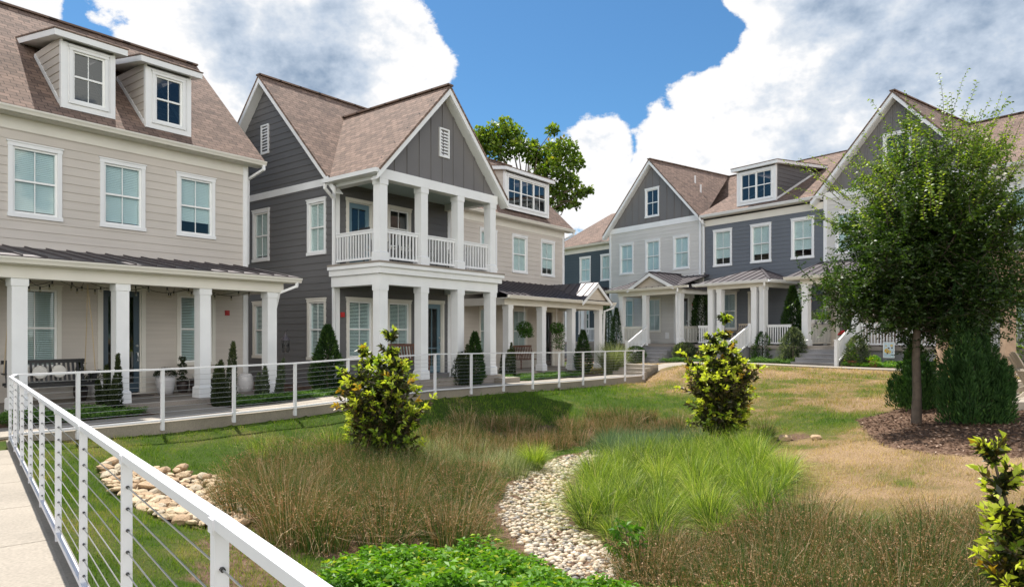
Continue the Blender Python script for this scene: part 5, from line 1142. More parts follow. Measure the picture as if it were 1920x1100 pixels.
def finger_yew(label, x, y, h, n=1600, z=None, r=.16, k=4, mat='yew', name='upright_yew'):
    n = int(n*2.4)
    rt = plant(name, label, 'shrub', x, y, z); P = []; A = []; T = []
    for i in range(k):
        bx, by = rng.normal(0, r*.55, 2); hh = h*(1 if i == 0 else rng.uniform(.6, .95)); m = n//k; t = rng.random(m); a = rng.uniform(0, 6.28, m); q = r*.55*(1-t**3)*(.5+.5*rng.random(m)); ln = rng.normal(0, .05, 2)
        P.append(np.stack([bx+np.cos(a)*q+ln[0]*t, by+np.sin(a)*q+ln[1]*t, t*hh], -1)); A.append(np.stack([np.cos(a)*.5, np.sin(a)*.5, np.full(m, 1.)], -1)+rng.normal(0,.25,(m,3))); T.append(np.clip(.2+.5*rng.random(m)*(.4+t), 0, 1))
    P = np.concatenate(P); V, F, R = leaf_arrays(P, np.concatenate(A), rng.uniform(.05,.09,len(P)), .028, np.concatenate(T)); npmesh('foliage', V, F, mat, rt, R)
    MB().cyl((0,0,-.1), (0,0,h*.5), .02, .01, 6).build('stem', 'bark', rt); return rt
def curve(p, d, l, n, bend=(0,0,.1), wob=.08):
    p = np.array(p, float); d = np.array(d, float)/np.linalg.norm(d); pts = [p.copy()]
    for _ in range(n): d = d+np.array(bend)/n+rng.normal(0, wob, 3); d /= np.linalg.norm(d); p = p+d*l/n; pts.append(p.copy())
    return pts, d

def young_tree(x, y):
    rt = plant('young_tree', 'young dense elm like tree with long arching shoots standing on the mulch mound', 'tree', x, y); tr = MB(); br = MB(); P = []; A = []; T = []; Sz = []
    tp = [(0,0,-.1),(0.0,0,.0),(.015,.0,.6),(.0,.01,1.3),(.02,0,2.0),(.05,.0,2.8),(.06,0,3.6)]; tr.tube(tp, [.12,.095,.078,.07,.062,.045,.02], 12)
    def leaves_on(pts, sp, size, tone, lo=.0):
        pts = np.array(pts); seg = np.linalg.norm(np.diff(pts, axis=0), axis=1); tot = seg.sum(); n = max(2, int(tot*(1-lo)/sp)); u = (lo+(1-lo)*np.linspace(.02, 1, n))*tot; cs = np.concatenate([[0], np.cumsum(seg)])
        Q = np.stack([np.interp(u, cs, pts[:,k]) for k in range(3)], -1); d = np.stack([np.gradient(Q[:,k]) for k in range(3)], -1) if n > 2 else np.repeat([[0,0,1.]], n, 0); d = unit(d)
        s = unit(np.cross(d, np.array([.1,.2,1.]))); sg = np.where(np.arange(n) % 2 == 0, 1, -1)[:,None]
        P.append(Q); A.append(s*sg*.9+d*.5+rng.normal(0,.3,(n,3))+np.array([0,0,-.1])); T.append(np.clip(tone+rng.normal(0,.14,n), 0, 1)); Sz.append(np.full(n, size)*rng.uniform(.75,1.2,n))
    nb = 30
    for i in range(nb):
        f = i/nb; z0 = 1.75+1.5*f*.9; az = i*2.399+rng.normal(0,.2); el = R_(16+54*f+rng.normal(0,6)); d = (math.cos(az)*math.cos(el)+.24, math.sin(az)*math.cos(el), math.sin(el)); ln = rng.uniform(1.9, 2.35)*(.74+.36*f)
        pts, dl = curve((.02,0,z0), d, ln, 7, (0,0,.35), .07); br.tube(pts, list(np.linspace(.028, .006, 8)), 6)
        for j in range(1, 8):
            for _ in range(4 if pts[j][2] > 3.8 else 7):
                b = pts[j]; dd = unit(np.array(dl)*.5+rdir(1)[0]+np.array([0,0,.15])); sp, sd = curve(b, dd, rng.uniform(.35, .85), 4, (0,0,.15), .12); br.tube(sp, [.008,.007,.005,.004,.003], 4)
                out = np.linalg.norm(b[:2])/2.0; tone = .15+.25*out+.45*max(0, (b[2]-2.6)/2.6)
                leaves_on(sp, .026, .072, tone)
                for q in (1,2,3,4):
                    for _ in range(2):
                        tw, _d = curve(sp[q], unit(np.array(sd)*.5+rdir(1)[0]), rng.uniform(.14, .34), 3, (0,0,-.05), .12); leaves_on(tw, .024, .068, tone)
    for i in range(150):      # long shoots past the crown
        az = rng.uniform(0, 6.28); el = R_(rng.uniform(8, 80)); r0 = rng.uniform(1.4, 2.15); c = np.array([.35,0,3.2]); d = np.array([math.cos(az)*math.cos(el), math.sin(az)*math.cos(el), math.sin(el)]); b = c+d*r0*np.array([1.0,1.0,1.1])
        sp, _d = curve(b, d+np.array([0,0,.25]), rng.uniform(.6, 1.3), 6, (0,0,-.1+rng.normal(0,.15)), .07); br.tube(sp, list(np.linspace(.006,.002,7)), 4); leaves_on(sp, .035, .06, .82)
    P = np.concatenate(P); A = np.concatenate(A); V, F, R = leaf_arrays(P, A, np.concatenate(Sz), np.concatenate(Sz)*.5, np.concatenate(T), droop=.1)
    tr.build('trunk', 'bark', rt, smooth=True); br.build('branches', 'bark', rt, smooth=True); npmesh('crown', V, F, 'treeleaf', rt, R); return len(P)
young_tree(*at(1718, 13.1))
def big_leaf_shrub(label, x, y, h, r, n, bright, seed, name='leafy_shrub', Ls=(.08,.135), mat='shrubleaf', stems=9):
    rt = plant(name, label, 'shrub', x, y); br = MB(); P = []; A = []; T = []
    def whorl(b, d, k, tone):
        d = unit(np.array(d)); q = rdir(k)*.75+d*.8; P.append(np.repeat([b], k, 0)+d*rng.uniform(-.10,.02,(k,1))); A.append(q); T.append(np.clip(tone+rng.normal(0,.06,k), 0, .93+.07*(rng.random()<.12)))
    per = n/(stems*22*5)
    for i in range(stems):
        az = i*2.4; l = h*(1-.6*(i/stems)**.8)*rng.uniform(.9,1.05) if i else h; sp = (.10+.45*i/stems) if i else 0; pts, d = curve((0,0,0), (math.cos(az)*sp, math.sin(az)*sp, 1), l, 8, (0,0,.15), .035); br.tube(pts, list(np.linspace(.024,.006,9)), 6)
        for j in range(1, 9):
            f = pts[j][2]/h; R2_ = r*float(np.clip(1.1*(1-f)**.9*(.6+1.2*min(f,.33)), .20, 1))
            for _ in range(6):
                a = rng.uniform(0, 6.28); el = rng.uniform(.1, .8); sd = np.array([math.cos(a), math.sin(a), el]); ln = R2_*rng.uniform(.35, 1.05); tw, td = curve(pts[j], sd, ln, 4, (0,0,.5), .1); br.tube(tw, [.008,.006,.005,.004,.003], 4)
                out = np.linalg.norm(tw[-1][:2])/r
                for k in range(1, 5):
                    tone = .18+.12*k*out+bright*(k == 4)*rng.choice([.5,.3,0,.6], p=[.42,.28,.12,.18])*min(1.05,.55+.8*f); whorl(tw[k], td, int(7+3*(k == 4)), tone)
        whorl(pts[-1], (0,0,1), 12, .85)
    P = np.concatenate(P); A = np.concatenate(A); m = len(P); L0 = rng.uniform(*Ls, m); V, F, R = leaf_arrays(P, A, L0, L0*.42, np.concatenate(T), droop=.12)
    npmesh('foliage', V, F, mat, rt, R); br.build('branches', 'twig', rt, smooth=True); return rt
big_leaf_shrub('bronze and yellow green magnolia like shrub in front of the dark grey house', -2.33, 12.3, 2.38, .98, 2600, 1.0, 1)
big_leaf_shrub('yellow green leafy shrub at the right of the swale before the right row', 4.36, 14.4, 2.6, 1.0, 2600, 1.6, 2)
big_leaf_shrub('half cut green leafy shrub at the right edge of the foreground', 3.04, 3.75, 1.55, .45, 1500, 1.8, 3, Ls=(.05,.085), stems=9, mat='shrubleaf')
rt = plant('sapling', 'small green sapling with drooping narrow leaves beside the pebbles', 'sapling', 1.16, 7.0); b = MB(); b.tube([(0,0,0),(.01,0,.3),(0,.01,.62)], [.008,.006,.003], 6); Pp = []; Aa = []
for i in range(16):
    z0 = .28+.34*i/16; a = i*2.4; e = np.array([math.cos(a), math.sin(a), .5]); l = .22*(1-.4*i/16); b.tube([(0,0,z0), tuple(np.array([0,0,z0])+e*l)], [.004,.002], 4)
    for k in range(14): f = .3+.7*k/14; Pp.append(np.array([0,0,z0])+e*l*f); Aa.append(rdir(1)[0]*.6+e*.4+np.array([0,0,-.25 if i > 4 else -.9]))
V, F, R = leaf_arrays(np.array(Pp), np.array(Aa), rng.uniform(.07,.11,len(Pp)), .028, rng.uniform(.3,.8,len(Pp)), droop=.2); npmesh('foliage', V, F, 'leafy', rt, R); b.build('stem', 'twig', rt)
# background tree behind the houses
def far_tree():
    Y = 47; c = lambda px, py: np.array([(px-985)/1290*Y, 0, 1.65-(py-628)/1290*Y-.2]); rt = empty('tree', (*at(985, Y), .2), 'tall bright green tree rising behind the roofs between the two rows', 'tree'); br = MB(); P = []; A = []; T = []
    br.tube([(0,0,-.3),(.1,0,4),(-.1,0,8),(0,0,10.5)], [.42,.34,.26,.2], 10)
    for px, py, r in ((898,252,22),(915,262,30),(942,243,30),(965,255,20),(940,280,28),(975,282,20),(1000,268,12),(1002,290,22),(1035,250,12),(1040,272,22),(1022,300,30),(1058,288,24),(1080,305,18),(1045,325,34),(1010,335,22),(1070,335,22),(1040,360,26),(1066,372,18),(1086,362,15),(1104,358,9),(1020,380,16),(1000,352,12),(890,275,20),(1048,385,10),(1080,385,8)):
        q = c(px, py); q[1] = rng.uniform(-1.2, 1.2); rr = r/1290*Y; pts, _ = curve((0,0,rng.uniform(8.5,10.3)), q-np.array([0,0,9]), np.linalg.norm(q-np.array([0,0,9])), 5, (0,0,0), .05); pts[-1] = q; br.tube(pts, list(np.linspace(.09,.02,6)), 6)
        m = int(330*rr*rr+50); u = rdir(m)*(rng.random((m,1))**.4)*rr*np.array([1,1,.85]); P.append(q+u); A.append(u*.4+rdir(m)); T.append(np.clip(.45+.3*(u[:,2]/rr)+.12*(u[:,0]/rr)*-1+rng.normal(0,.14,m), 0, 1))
        for _ in range(5): e = q+rdir(1)[0]*rr*.9; br.tube([tuple(q), tuple(e)], [.04,.012], 4)
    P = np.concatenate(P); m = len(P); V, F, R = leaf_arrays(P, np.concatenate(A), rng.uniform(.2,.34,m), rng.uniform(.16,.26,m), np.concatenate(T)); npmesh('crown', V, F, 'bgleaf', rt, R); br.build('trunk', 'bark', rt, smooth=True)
far_tree()
# spreading junipers on the mound
def juniper(label, x, y, h, r, n):
    rt = plant('juniper', label, 'shrub', x, y); P = []; A = []; T = []; br = MB(); k = 34
    for i in range(k):
        a = rng.uniform(0, 6.28); rad = r*math.sqrt(rng.random()); hh = h*(1-.62*(rad/r)**.9)*rng.uniform(.7, 1.05) if i else h; m = n//k; t = rng.random(m)**.8
        bx, by = math.cos(a)*rad*.75, math.sin(a)*rad*.75; q = (.21*(1-t)**.8+.008)*rng.random(m)**.5; aa = rng.uniform(0, 6.28, m); le = rad*.28
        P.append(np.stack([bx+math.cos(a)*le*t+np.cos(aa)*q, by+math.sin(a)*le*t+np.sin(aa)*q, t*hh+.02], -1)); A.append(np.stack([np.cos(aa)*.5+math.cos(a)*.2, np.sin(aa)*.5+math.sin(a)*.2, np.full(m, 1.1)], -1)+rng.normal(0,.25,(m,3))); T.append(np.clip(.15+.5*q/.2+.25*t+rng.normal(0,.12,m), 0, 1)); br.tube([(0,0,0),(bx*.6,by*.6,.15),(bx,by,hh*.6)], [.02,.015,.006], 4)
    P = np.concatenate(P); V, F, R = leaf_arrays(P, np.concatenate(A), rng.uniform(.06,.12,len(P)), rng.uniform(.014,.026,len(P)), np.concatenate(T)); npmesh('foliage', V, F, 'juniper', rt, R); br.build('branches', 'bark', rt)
juniper('broad dark juniper behind and left of the young tree trunk', *at(1714, 15.0), 1.95, .5, 14000)
juniper('tall blue green juniper with feathery spires right of the young tree', *at(1822, 12.5), 2.6, .60, 22000)
juniper('juniper partly hidden between the tall juniper and the pergola post', *at(1850, 15.8), 1.7, .26, 4500)
# shrubs along the houses
cs = lambda lb, px, Y, h, r, n=1800, **k: cone_shrub(lb, *at(px, Y), h, r, int(n*1.7), **k)
cs('dark green arborvitae cone at the left corner of the balcony porch', 614, 18.4, 1.78, .40, 3600)
cs('dark arborvitae cone before the third lower column of the dark grey house', 890, 21.05, 1.55, .28, 2200, z=.12)
finger_yew('many fingered dark yew left of the arborvitae cone at the dark grey house', *at(867, 20.85), 1.22, 1800, z=.12, r=.26, k=6)
finger_yew('single variegated yew by the first column of the far beige house', *at(952, 24.3), 1.25, 1500, z=.1, r=.22, k=5)
cs('arborvitae cone beside the third column of the far beige house', 1093, 29.0, 1.75, .35, 2000, z=.05)
cs('very dark columnar arborvitae below the slate house', 1136, 38.5, 3.2, .5, 2600, shape='col')
cs('slim columnar arborvitae at the left corner of the light grey house', 1156, 38.0, 2.95, .36, 2200, shape='cone')
cs('tall arborvitae between the first and second porches of the right row', 1315, 36.0, 3.7, .52, 4200, shape='col', Ls=(.1,.18), Ws=(.03,.06))
cs('tall arborvitae with yellowish tip between the second and third porches', 1486, 30.6, 3.35, .56, 4800, shape='cone', Ls=(.09,.16), Ws=(.03,.05))
cs('rounded grey green shrub right of the first steps of the right row', 1284, 34.0, .95, .55, 1700, shape='ball', mat='greyshrub', name='round_shrub')
cs('round dark shrub behind the last railing post', 1192, 34.5, .85, .48, 1300, shape='ball', mat='conifer', name='round_shrub')
cs('loose olive shrub in front of the tall arborvitae by the third porch', 1487, 29.2, 1.5, .55, 2200, shape='dome', mat='greyshrub', name='loose_shrub', lumps=.5, Ls=(.07,.12))
cs('spiky dark shrub right of the second steps of the right row', 1430, 30.9, 1.35, .42, 1500, shape='dome', mat='juniper', name='loose_shrub', lumps=.6)
cs('leafy shrub right of the third stair railing', 1606, 26.6, 1.15, .42, 1800, shape='dome', mat='greyshrub', name='loose_shrub', lumps=.5)
cs('yellow green bushy plant below the hidden end of the third porch', 1795, 19.5, 2.1, .5, 2600, shape='dome', mat='sedge', name='loose_shrub', lumps=.5)
cs('low dark bush beside the second steps hidden by the leafy shrub', 1332, 32.5, .8, .5, 1200, shape='ball', name='round_shrub')
finger_yew('taller thin yew in front of the second porch column of the near house', *at(214, 14.5), 1.2, 1300, z=.02, r=.13, k=3)
finger_yew('shorter yew left of the thin yew by the second porch column', *at(199, 14.9), .95, 1000, z=.02, r=.12, k=2)
finger_yew('pair of tall twiggy yews right of the third porch column', *at(412, 15.7), 1.45, 1900, z=.02, r=.22, k=3)
finger_yew('yellow edged climbing shrub left of the fourth porch column', *at(486, 17.2), .85, 900, z=.03, r=.16, k=3, mat='greyshrub')
finger_yew('yellow edged climbing shrub right of the fourth porch column', *at(526, 17.2), 1.0, 900, z=.03, r=.13, k=3, mat='greyshrub')
# ---------------------------------------------------------------- porch furniture, lights and pots
def onF(F, s, o, z, name, label, cat, rot=0, group=None): 
    x, y, _ = F.w(s, o); return empty(name, (x, y, z), label, cat, F.rot+rot, group)
def pot(rt, r, h, mat='pot', r0=None, name='planter'):
    r0 = r0 or r*.72; m = MB(); m.lathe([(r0,0),(r*.9,h*.35),(r,h*.75),(r*.96,h),(r*.86,h),(r*.84,h*.9),(.001,h*.88)], n=20); return m.build(name, mat, rt, smooth=True)
def foliage(rt, P, A, Ls, Ws, mat, tone=(.2,.8), name='foliage'):
    P = np.array(P); n = len(P); V, F, R = leaf_arrays(P, A, rng.uniform(*Ls, n), rng.uniform(*Ws, n), rng.uniform(*tone, n)); return npmesh(name, V, F, mat, rt, R)
for s, o, lb in ((-4.15,.62,'white round planter with clipped boxwood ball left of the navy door'),(-2.62,.62,'white round planter with clipped boxwood ball right of the navy door')):
    rt = onF(F1, s, o, .166, 'planter', lb, 'planter'); pot(rt, .23, .46); u = rdir(1500); u[:,2] = np.abs(u[:,2])*.85; foliage(rt, u*.27*(.75+.25*rng.random((1500,1)))+[0,0,.44], u+rdir(1500)*.6, (.02,.04), (.015,.022), 'yew', (.05,.5))
for s, o, lb in ((-2.12,.5,'small dark planter with a spiral evergreen right of the boxwood planter'),(-4.6,.75,'small dark planter with trailing ivy beside the porch swing')):
    rt = onF(F1, s, o, .166, 'planter', lb, 'planter'); pot(rt, .15, .3, 'darkwood'); n = 900; t = rng.random(n); a = rng.uniform(0,6.28,n); q = .13*(.8+.5*np.sin(t*22))*(1-t*.5)*(.5+.5*rng.random(n)); foliage(rt, np.stack([np.cos(a)*q, np.sin(a)*q, .3+t*.62], -1), rdir(n), (.035,.06), (.02,.03), 'yew', (.1,.7))
# garden stool, side stool, statue
rt = onF(F1, -.95, 1.5, .166, 'garden_stool', 'white barrel shaped ceramic garden stool behind the last porch column', 'stool'); m = MB(); m.lathe([(.15,0),(.185,.1),(.2,.22),(.185,.36),(.15,.46),(.13,.475),(.001,.48)], n=22); m.build('barrel', 'pot', rt, smooth=True)
m = MB()
for k in range(10): a = k*.628; m.ball((math.cos(a)*.182,math.sin(a)*.182,.37), .012, n=5); m.ball((math.cos(a)*.182,math.sin(a)*.182,.1), .012, n=5)
m.build('studs', 'trim', rt)
rt = onF(F1, -1.75, .9, .166, 'footstool', 'low dark footstool with a pale cushion partly behind the third porch column', 'stool'); m = MB(); m.box(-.28,.28,-.2,.2,.12,.36)
for a in (-.25,.25):
    for b in (-.17,.17): m.box(a-.025,a+.025,b-.025,b+.025,0,.12)
m.build('frame', 'darkwood', rt); m = MB(); m.lathe([(.05,.36),(.27,.37),(.31,.42),(.28,.49),(.1,.51),(.001,.51)], n=16); m.build('cushion', 'pillow', rt, smooth=True)
rt = onF(F1, -2.0, 2.75, .05, 'statue', 'small stone crane statue at the foot of the third porch column', 'statue'); m = MB(); m.tube([(0,0,0),(0,0,.12),(.02,0,.2)], [.06,.05,.09], 10); m.tube([(.02,0,.2),(.03,0,.33),(-.03,0,.42),(-.04,0,.52)], [.09,.08,.035,.03], 10); m.ball((-.05,0,.55), .045, n=8); m.cyl((-.08,0,.55),(-.17,0,.53),.012,.003,6); m.build('body', 'stone', rt, smooth=True)
# swing
rt = onF(F1, -5.35, 1.25, .2, 'porch_swing', 'black slatted porch swing hung on ropes at the left of the near porch', 'swing')
m = MB(); m.box(-.78,.78,-.27,.25,.36,.39)
for k in range(6): m.box(-.78,.78,-.26+k*.088,-.2+k*.088,.39,.41)
m.build('seat', 'black', rt); m = MB()
for k in range(17): x = -.72+k*.09; m.hull8([(x-.022,.26,.4),(x+.022,.26,.4),(x+.022,.285,.4),(x-.022,.285,.4)], [(x-.022,.36,.86),(x+.022,.36,.86),(x+.022,.385,.86),(x-.022,.385,.86)])
m.bar((-.8,.375,.88),(.8,.375,.88),.045,.08); m.bar((-.8,.28,.42),(.8,.28,.42),.045,.06); m.build('backrest', 'black', rt)
for sx in (-.77,.77): m = MB(); m.bar((sx,-.27,.62),(sx,.36,.64),.06,.035); m.bar((sx,-.24,.38),(sx,-.24,.62),.05); m.bar((sx,-.1,.38),(sx,-.1,.62),.03,.03); m.bar((sx,.08,.38),(sx,.08,.62),.03,.03); m.build('armrest', 'black', rt)
for sx in (-.77,.77):
    for yy in (-.25,.32): m = MB(); m.tube([(sx,yy,.6),(sx*.97,yy*.5,1.7),(sx*.93,.03,2.58)], .011, 6); m.build('rope', 'rope', rt)
for k, x in enumerate((-.5,-.14,.22)):
    rp = empty('pillow', rt.matrix_world @ Vector((0,0,0)), '', ''); bpy.data.objects.remove(rp)
    m = MB(); m.lathe([(.03,-.05),(.2,-.045),(.235,0),(.2,.045),(.03,.05)], n=4); o = m.build('pillow', 'pillow', None, smooth=True); w = F1.w(-5.35+x, 1.25-.22); o.location = (w[0], w[1], .2+.64+.01*k); o.rotation_euler = (R_(78), 0, F1.rot+R_(4*(k-1))); sb = o.modifiers.new('s', 'SUBSURF'); sb.levels = sb.render_levels = 2
    tag(o, ('off white pillow at the left end of the black porch swing','off white pillow in the middle of the black porch swing','off white pillow at the right end of the pillows on the black swing')[k], 'pillow')
# string lights
rt = onF(F1, -3.5, 1.0, 2.4, 'string_lights', 'dark string lights with clear bulbs looping under the near porch roof', 'string lights'); m = MB()
anch = [(-6.1,-.95),(-4.9,.85),(-3.95,-1.0),(-3.1,.9),(-2.4,-1.0),(-1.4,.85),(-.75,-.9)]
anch2 = [(-6.2,.6),(-5.3,-1.0),(-4.3,.8),(-3.3,-1.0),(-2.1,.9),(-1.0,-1.0)]
for an in (anch, anch2):
    for (s0, y0), (s1, y1) in zip(an, an[1:]):
        pts = []
        for k in range(11): f = k/10; pts.append(((s0+(s1-s0)*f)+3.5, y0+(y1-y0)*f, .55-.26*4*f*(1-f)))
        m.tube(pts, .006, 5)
        for k in (2,5,8):
            p = pts[k]; b = MB(); b.cyl((p[0],p[1],p[2]-.005),(p[0],p[1],p[2]-.065),.018,.016,8); bo = b.build('bulb_socket', 'black', rt); g = MB(); g.ball((p[0],p[1],p[2]-.09), .027, 1.2, 8); g.build('bulb', 'bulb', bo, smooth=True)
m.build('wire', 'black', rt)
# lantern on a garden hook
x, y = at(535, 17.3); rt = empty('lantern', (x, y, .02), 'black moroccan style lantern on a thin garden hook beside the last near porch column', 'lantern')
m = MB(); m.tube([(-.08,0,0),(-.05,0,.9),(-.02,.0,1.30),(-.0,0,1.62),(.02,0,1.74),(.06,0,1.76)], .006, 6); m.build('hook', 'black', rt)
m = MB()
for k in range(8):
    a = k*math.pi/4; a2 = a+math.pi/4; c = lambda r, z, t: (r*math.cos(t), r*math.sin(t), z)
    for z0, z1, r0, r1 in ((1.2,1.25,.07,.10),(1.25,1.48,.10,.10),(1.48,1.51,.10,.11)): m.bar(c(r0,z0,a), c(r1,z1,a), .012)
    for z in (1.22,1.25,1.33,1.41,1.48): m.bar(c(.1 if z > 1.23 else .08,z,a), c(.1 if z > 1.23 else .08,z,a2), .010)
    m.bar(c(.1,1.25,a), c(.1,1.48,a2), .007); m.bar(c(.1,1.48,a), c(.1,1.25,a2), .007)
m.build('cage', 'black', rt); m = MB(); m.lathe([(.13,1.5),(.105,1.54),(.05,1.61),(.03,1.66),(.001,1.68)], n=8); m.cyl((0,0,1.66),(0,0,1.72),.008,n=6); m.build('lid', 'metal', rt); m = MB(); m.cyl((0,0,1.2),(0,0,1.22),.08,n=8); m.cyl((0,0,1.22),(0,0,1.36),.035,n=10); m.build('candle', 'darkwood', rt)
# chairs and benches
def chair(rt, mat, w=.55, back=.55, seat=.42, slats=5, arms=True, cushion=None):
    m = MB(); m.box(-w/2,w/2,-.26,.24,seat-.03,seat); m.build('seat', mat, rt)
    m = MB()
    for k in range(slats): x = -w/2+.04+(w-.08)*k/(slats-1); m.hull8([(x-.02,.22,seat),(x+.02,.22,seat),(x+.02,.245,seat),(x-.02,.245,seat)], [(x-.02,.32,seat+back),(x+.02,.32,seat+back),(x+.02,.345,seat+back),(x-.02,.345,seat+back)])
    m.bar((-w/2,.335,seat+back),(w/2,.335,seat+back),.04,.08); m.build('backrest', mat, rt)
    for sx in (-1,1):
        for yy in (-.23,.2): m = MB(); m.box(sx*w/2-.02,sx*w/2+.02,yy-.02,yy+.02,0,seat-.03+(.22 if arms else 0)); m.build('leg', mat, rt)
        if arms: m = MB(); m.bar((sx*w/2,-.27,seat+.21),(sx*w/2,.3,seat+.21),.06,.025); m.build('armrest', mat, rt)
    if cushion: m = MB(); m.box(-w/2+.03,w/2-.03,-.24,.2,seat,seat+.07); m.build('cushion', cushion, rt)
chair(onF(F2, 2.2, .75, .37, 'bench', 'brown wooden bench under the second window of the lower balcony porch', 'bench', R_(0)), 'brownwood', w=1.25, slats=11)
chair(onF(FB, -4.0, .75, .2, 'bench', 'dark red wooden bench on the porch of the far beige house', 'bench'), 'brownwood', w=1.5, slats=13)
chair(onF(F2, 1.75, 1.0, 3.66, 'chair', 'black chair behind the left front balcony railing upstairs', 'chair', R_(160)), 'black'); chair(onF(F2, 2.75, .9, 3.66, 'chair', 'black chair next to the balcony window upstairs', 'chair', R_(10)), 'black'); chair(onF(F2, 3.9, 1.1, 3.66, 'chair', 'black chair behind the right balcony railing upstairs', 'chair', R_(-60)), 'black')
chair(onF(F2, .45, 1.2, 3.66, 'chair', 'black chair seen through the side railing of the balcony', 'chair', R_(80)), 'black')
c = onF(FR, 10.0, .75, 1.2, 'bench', 'grey slatted porch bench at the blue grey house', 'bench'); chair(c, 'paleplank', w=1.3, slats=12)
m = MB(); m.lathe([(.03,-.05),(.22,-.045),(.27,0),(.22,.045),(.03,.05)], n=4); o = m.build('pillow', 'teal', smooth=True); w = FR.w(10.35, .68); o.location = (w[0], w[1], 1.2+.64); o.rotation_euler = (R_(72), 0, FR.rot); sb = o.modifiers.new('s', 'SUBSURF'); sb.levels = sb.render_levels = 2; tag(o, 'blue patterned pillow on the grey porch bench', 'pillow')
chair(onF(FR, 16.75, .95, 1.2, 'chair', 'dark red chair behind the balustrade right of the third steps', 'chair'), 'brownwood'); chair(onF(FR, 17.5, .95, 1.2, 'chair', 'black chair right of the dark red chair behind the third balustrade', 'chair'), 'black')
# hanging baskets
for px, lb, tr_ in ((983, 'round hanging basket of green plants between the first two columns of the far beige porch', .35), (1044, 'hanging basket with long trailing stems before the dark door of the far beige porch', .95)):
    s = FB.t(px, 1.95) if hasattr(FB, 't') else None
    k = (px-960)/1290; x0 = FB.o[0]+FB.n[0]*1.95; y0 = FB.o[1]+FB.n[1]*1.95; s = (k*y0-x0)/(FB.u[0]-k*FB.u[1]); rt = onF(FB, s, 1.95, 1.9, 'hanging_basket', lb, 'hanging basket')
    m = MB(); m.lathe([(.08,-.12),(.16,-.02),(.17,.03),(.001,.03)], n=14); m.build('pot', 'darkwood', rt, smooth=True); m = MB(); m.cyl((0,0,.03),(0,0,.9),.008,n=5); m.build('hanger', 'trim', rt)
    n = 1500; u = rdir(n); P = u*np.array([.34,.34,.26])*(.4+.6*rng.random((n,1))**.5)+[0,0,.06]; k2 = rng.random(n) < .45; P[k2,2] = -rng.random(k2.sum())*tr_*.9; P[k2,0] = P[k2,0]*.7+.12; foliage(rt, P, rdir(n)+[0,0,-.4], (.05,.09), (.025,.04), 'leafy', (.0,.55))
# plants on the rail, flower pots, banner
for k, (yo, lb, mt) in enumerate(((.45,'white pot of green leaves nearest the wall on the third porch side railing','leafy'),(1.0,'middle white pot of yellow green leaves on the third porch side railing','leafy'),(1.5,'white pot of grey green leaves nearest the column on the third porch side railing','greyshrub'))):
    rt = onF(FR, 13.81, yo, FLO+.92, 'potted_plant', lb, 'potted plant'); pot(rt, .12, .2, 'pot'); n = 260; u = rdir(n, -.1, 1); foliage(rt, u*np.array([.2,.2,.28])*rng.random((n,1))**.5+[0,0,.24], u+rdir(n)*.5, (.06,.1), (.03,.045), mt, (.4,1))
rt = onF(FR, 15.55, 1.95, FLO, 'flower_pot', 'round clay coloured pot of bright red flowers at the top of the third steps', 'flower pot'); pot(rt, .27, .42, 'pot2'); n = 500; u = rdir(n, 0, 1); foliage(rt, u*np.array([.34,.34,.2])*rng.random((n,1))**.4+[0,0,.42], u+rdir(n)*.5, (.05,.08), (.03,.05), 'leafy', (.2,.7)); m = MB()
for k in range(120): d = rdir(1, .1, 1)[0]; m.ball((d[0]*.34, d[1]*.34, .44+d[2]*.22), .036, .6, 4)
m.build('flowers', 'redflower', rt)
for s, o, lb, h_ in ((16.35,3.15,'terracotta pot with a yellow green plant at the foot of the third stair rail',.34),(17.15,3.1,'terracotta pot with a low rosette plant below the banner',.18)):
    x, y, _ = FR.w(s, o); rt = onF(FR, s, o, gz(x, y), 'flower_pot', lb, 'flower pot'); pot(rt, .17, .24, 'terracotta'); n = 260; u = rdir(n, 0, 1); foliage(rt, u*np.array([.24,.24,h_])*rng.random((n,1))**.4+[0,0,.24], u+rdir(n)*.5, (.06,.1), (.03,.05), 'leafy', (.5,1))
x, y, _ = FR.w(17.35, 2.6); rt = onF(FR, 17.5, 2.65, gz(x, y), 'garden_banner', 'small garden banner with yellow flowers below the third balustrade', 'banner'); m = MB(); m.box(-.21,.21,-.006,.0,.35,.95); m.build('cloth', 'bannerw', rt); m = MB(); m.cyl((-.26,.02,0),(-.26,.02,1.0),.008,n=6); m.bar((-.26,.0,.97),(.23,.0,.97),.014); m.build('stake', 'black', rt); m = MB()
for a, b, r in ((-.08,.62,.09),(.02,.58,.07),(.1,.82,.05),(-.1,.8,.03)):
    for k in range(7): t = k*.9; m.cyl((a+math.cos(t)*r*.6,-.010,b+math.sin(t)*r*.6),(a+math.cos(t)*r*.6,-.006,b+math.sin(t)*r*.6),r*.34,n=8)
m.build('flower_print', 'yellow', rt); m = MB()
for a, b, r in ((-.05,.52,.05),(.12,.73,.05),(.0,.72,.05),(.13,.56,.03),(-.08,.62,.03)): m.cyl((a,-.014,b),(a,-.008,b),r*.6,n=7)
m.build('leaf_print', 'soil', rt); m = MB(); m.bar((-.2,-.008,.36),(.2,-.008,.36),.004,.02); m.bar((-.2,-.008,.94),(.2,-.008,.94),.004,.02); m.bar((-.2,-.008,.36),(-.2,-.008,.94),.02,.004,(0,1,0)); m.bar((.2,-.008,.36),(.2,-.008,.94),.02,.004,(0,1,0)); m.build('border_print', 'trim', rt)

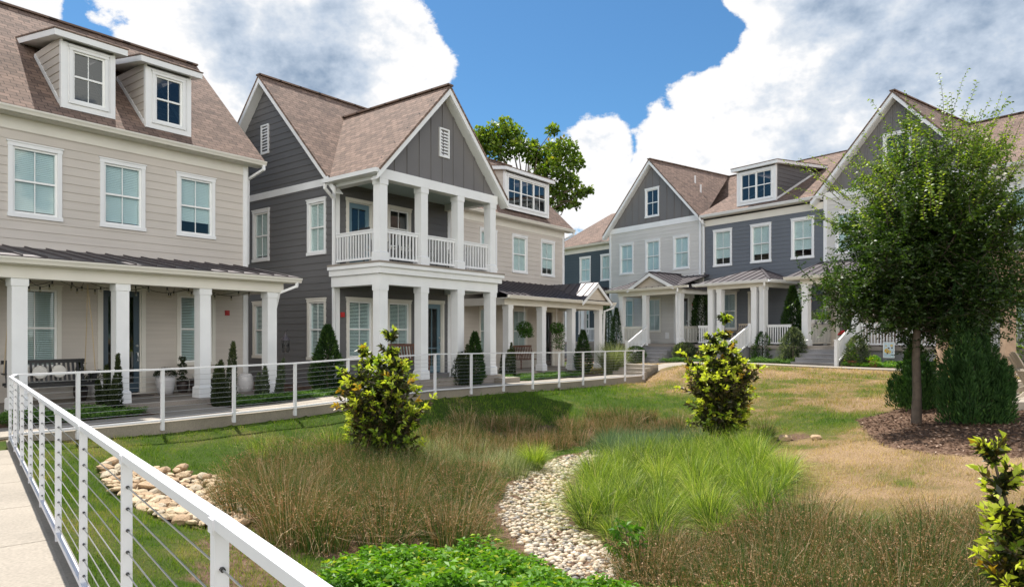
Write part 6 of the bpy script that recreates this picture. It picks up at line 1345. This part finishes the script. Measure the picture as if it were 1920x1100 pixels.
# ---------------------------------------------------------------- pergola corner on its patio
x0, y0 = at(1890, 15.6); zp = .32
m = MB(); m.hull8([(9.9,13.7,-.2),(20,13.0,-.2),(20,23,-.2),(12.6,23,-.2)], [(9.9,13.7,zp),(20,13.0,zp),(20,23,zp),(12.6,23,zp)])
o = m.build('patio', 'concrete'); o['kind'] = 'structure'; 
rt = empty('pergola', (x0, y0, zp), 'cedar pergola at the right edge with square posts, heavy beams and rafters', 'pergola', R_(-8))
for dx, dy in ((0,0),(.35,3.9),(4.3,0),(4.3,3.9)):
    m = MB(); m.box(dx-.11,dx+.11,dy-.11,dy+.11,0,2.85); po = m.build('post', 'wood', rt); m = MB(); m.box(dx-.118,dx+.118,dy-.118,dy+.118,0,.16); m.build('post_base', 'black', po); m = MB(); m.box(dx-.17,dx+.17,dy-.17,dy+.17,2.55,2.72); m.build('capital', 'wood', po)
for dy in (0,3.9): m = MB(); m.box(-.75,5.1,dy-.17,dy-.11,2.72,3.0); m.box(-.75,5.1,dy+.11,dy+.17,2.72,3.0); m.build('beam', 'wood', rt)
for k in range(9): m = MB(); x = -.45+k*.62; m.hull8([(x-.03,-.9,3.05),(x+.03,-.9,3.05),(x+.03,-.7,3.0),(x-.03,-.7,3.0)], [(x-.03,-.9,3.2),(x+.03,-.9,3.2),(x+.03,-.7,3.2),(x-.03,-.7,3.2)]); m.box(x-.03,x+.03,-.7,4.7,3.0,3.2); m.build('rafter', 'wood', rt)
m = MB(); m.bar((.0,0,2.1),(.75,0,2.8),.09,.09); m.build('brace', 'wood', rt)
def adirondack(x, y, z, rot, label):
    rt = empty('adirondack_chair', (x, y, z), label, 'chair', rot)
    m = MB()
    for k in range(6): m.hull8([(-.26,-.3+k*.09,.36-k*.018),(.26,-.3+k*.09,.36-k*.018),(.26,-.22+k*.09,.345-k*.018),(-.26,-.22+k*.09,.345-k*.018)], [(-.26,-.3+k*.09,.38-k*.018),(.26,-.3+k*.09,.38-k*.018),(.26,-.22+k*.09,.365-k*.018),(-.26,-.22+k*.09,.365-k*.018)])
    m.build('seat', 'paleplank', rt); m = MB()
    for k in range(7): xx = -.24+k*.08; hh = .98-.012*(k-3)**2; m.hull8([(xx-.034,.22,.22),(xx+.034,.22,.22),(xx+.034,.245,.22),(xx-.034,.245,.22)], [(xx-.034,.55,hh),(xx+.034,.55,hh),(xx+.034,.575,hh),(xx-.034,.575,hh)])
    m.bar((-.3,.42,.6),(.3,.42,.6),.03,.07); m.build('backrest', 'paleplank', rt)
    for sx in (-.3,.3):
        m = MB(); m.bar((sx,-.35,.58),(sx,.45,.58),.12,.025); m.build('armrest', 'paleplank', rt); m = MB(); m.box(sx-.015,sx+.015,-.32,-.2,0,.56); m.hull8([(sx-.015,-.2,.26),(sx+.015,-.2,.26),(sx+.015,-.2,.38),(sx-.015,-.2,.38)], [(sx-.015,.62,.0),(sx+.015,.62,.0),(sx+.015,.5,.14),(sx-.015,.5,.14)]); m.build('leg', 'paleplank', rt)
adirondack(11.25, 14.55, zp, R_(75), 'weathered adirondack chair beside the front pergola post at the right edge'); adirondack(11.9, 15.9, zp, R_(70), 'second weathered adirondack chair behind the first one at the right edge')
# stepping-in details
cone_shrub('dense tree crown beyond the pergola at the right edge', 18.0, 22.0, 5.0, 1.8, 9000, 'treeleaf', shape='dome', Ls=(.08,.13), Ws=(.04,.06), name='round_tree', cat='tree', lumps=.4)
wd.cycles.sampling_method = 'MANUAL'; wd.cycles.sample_map_resolution = 256
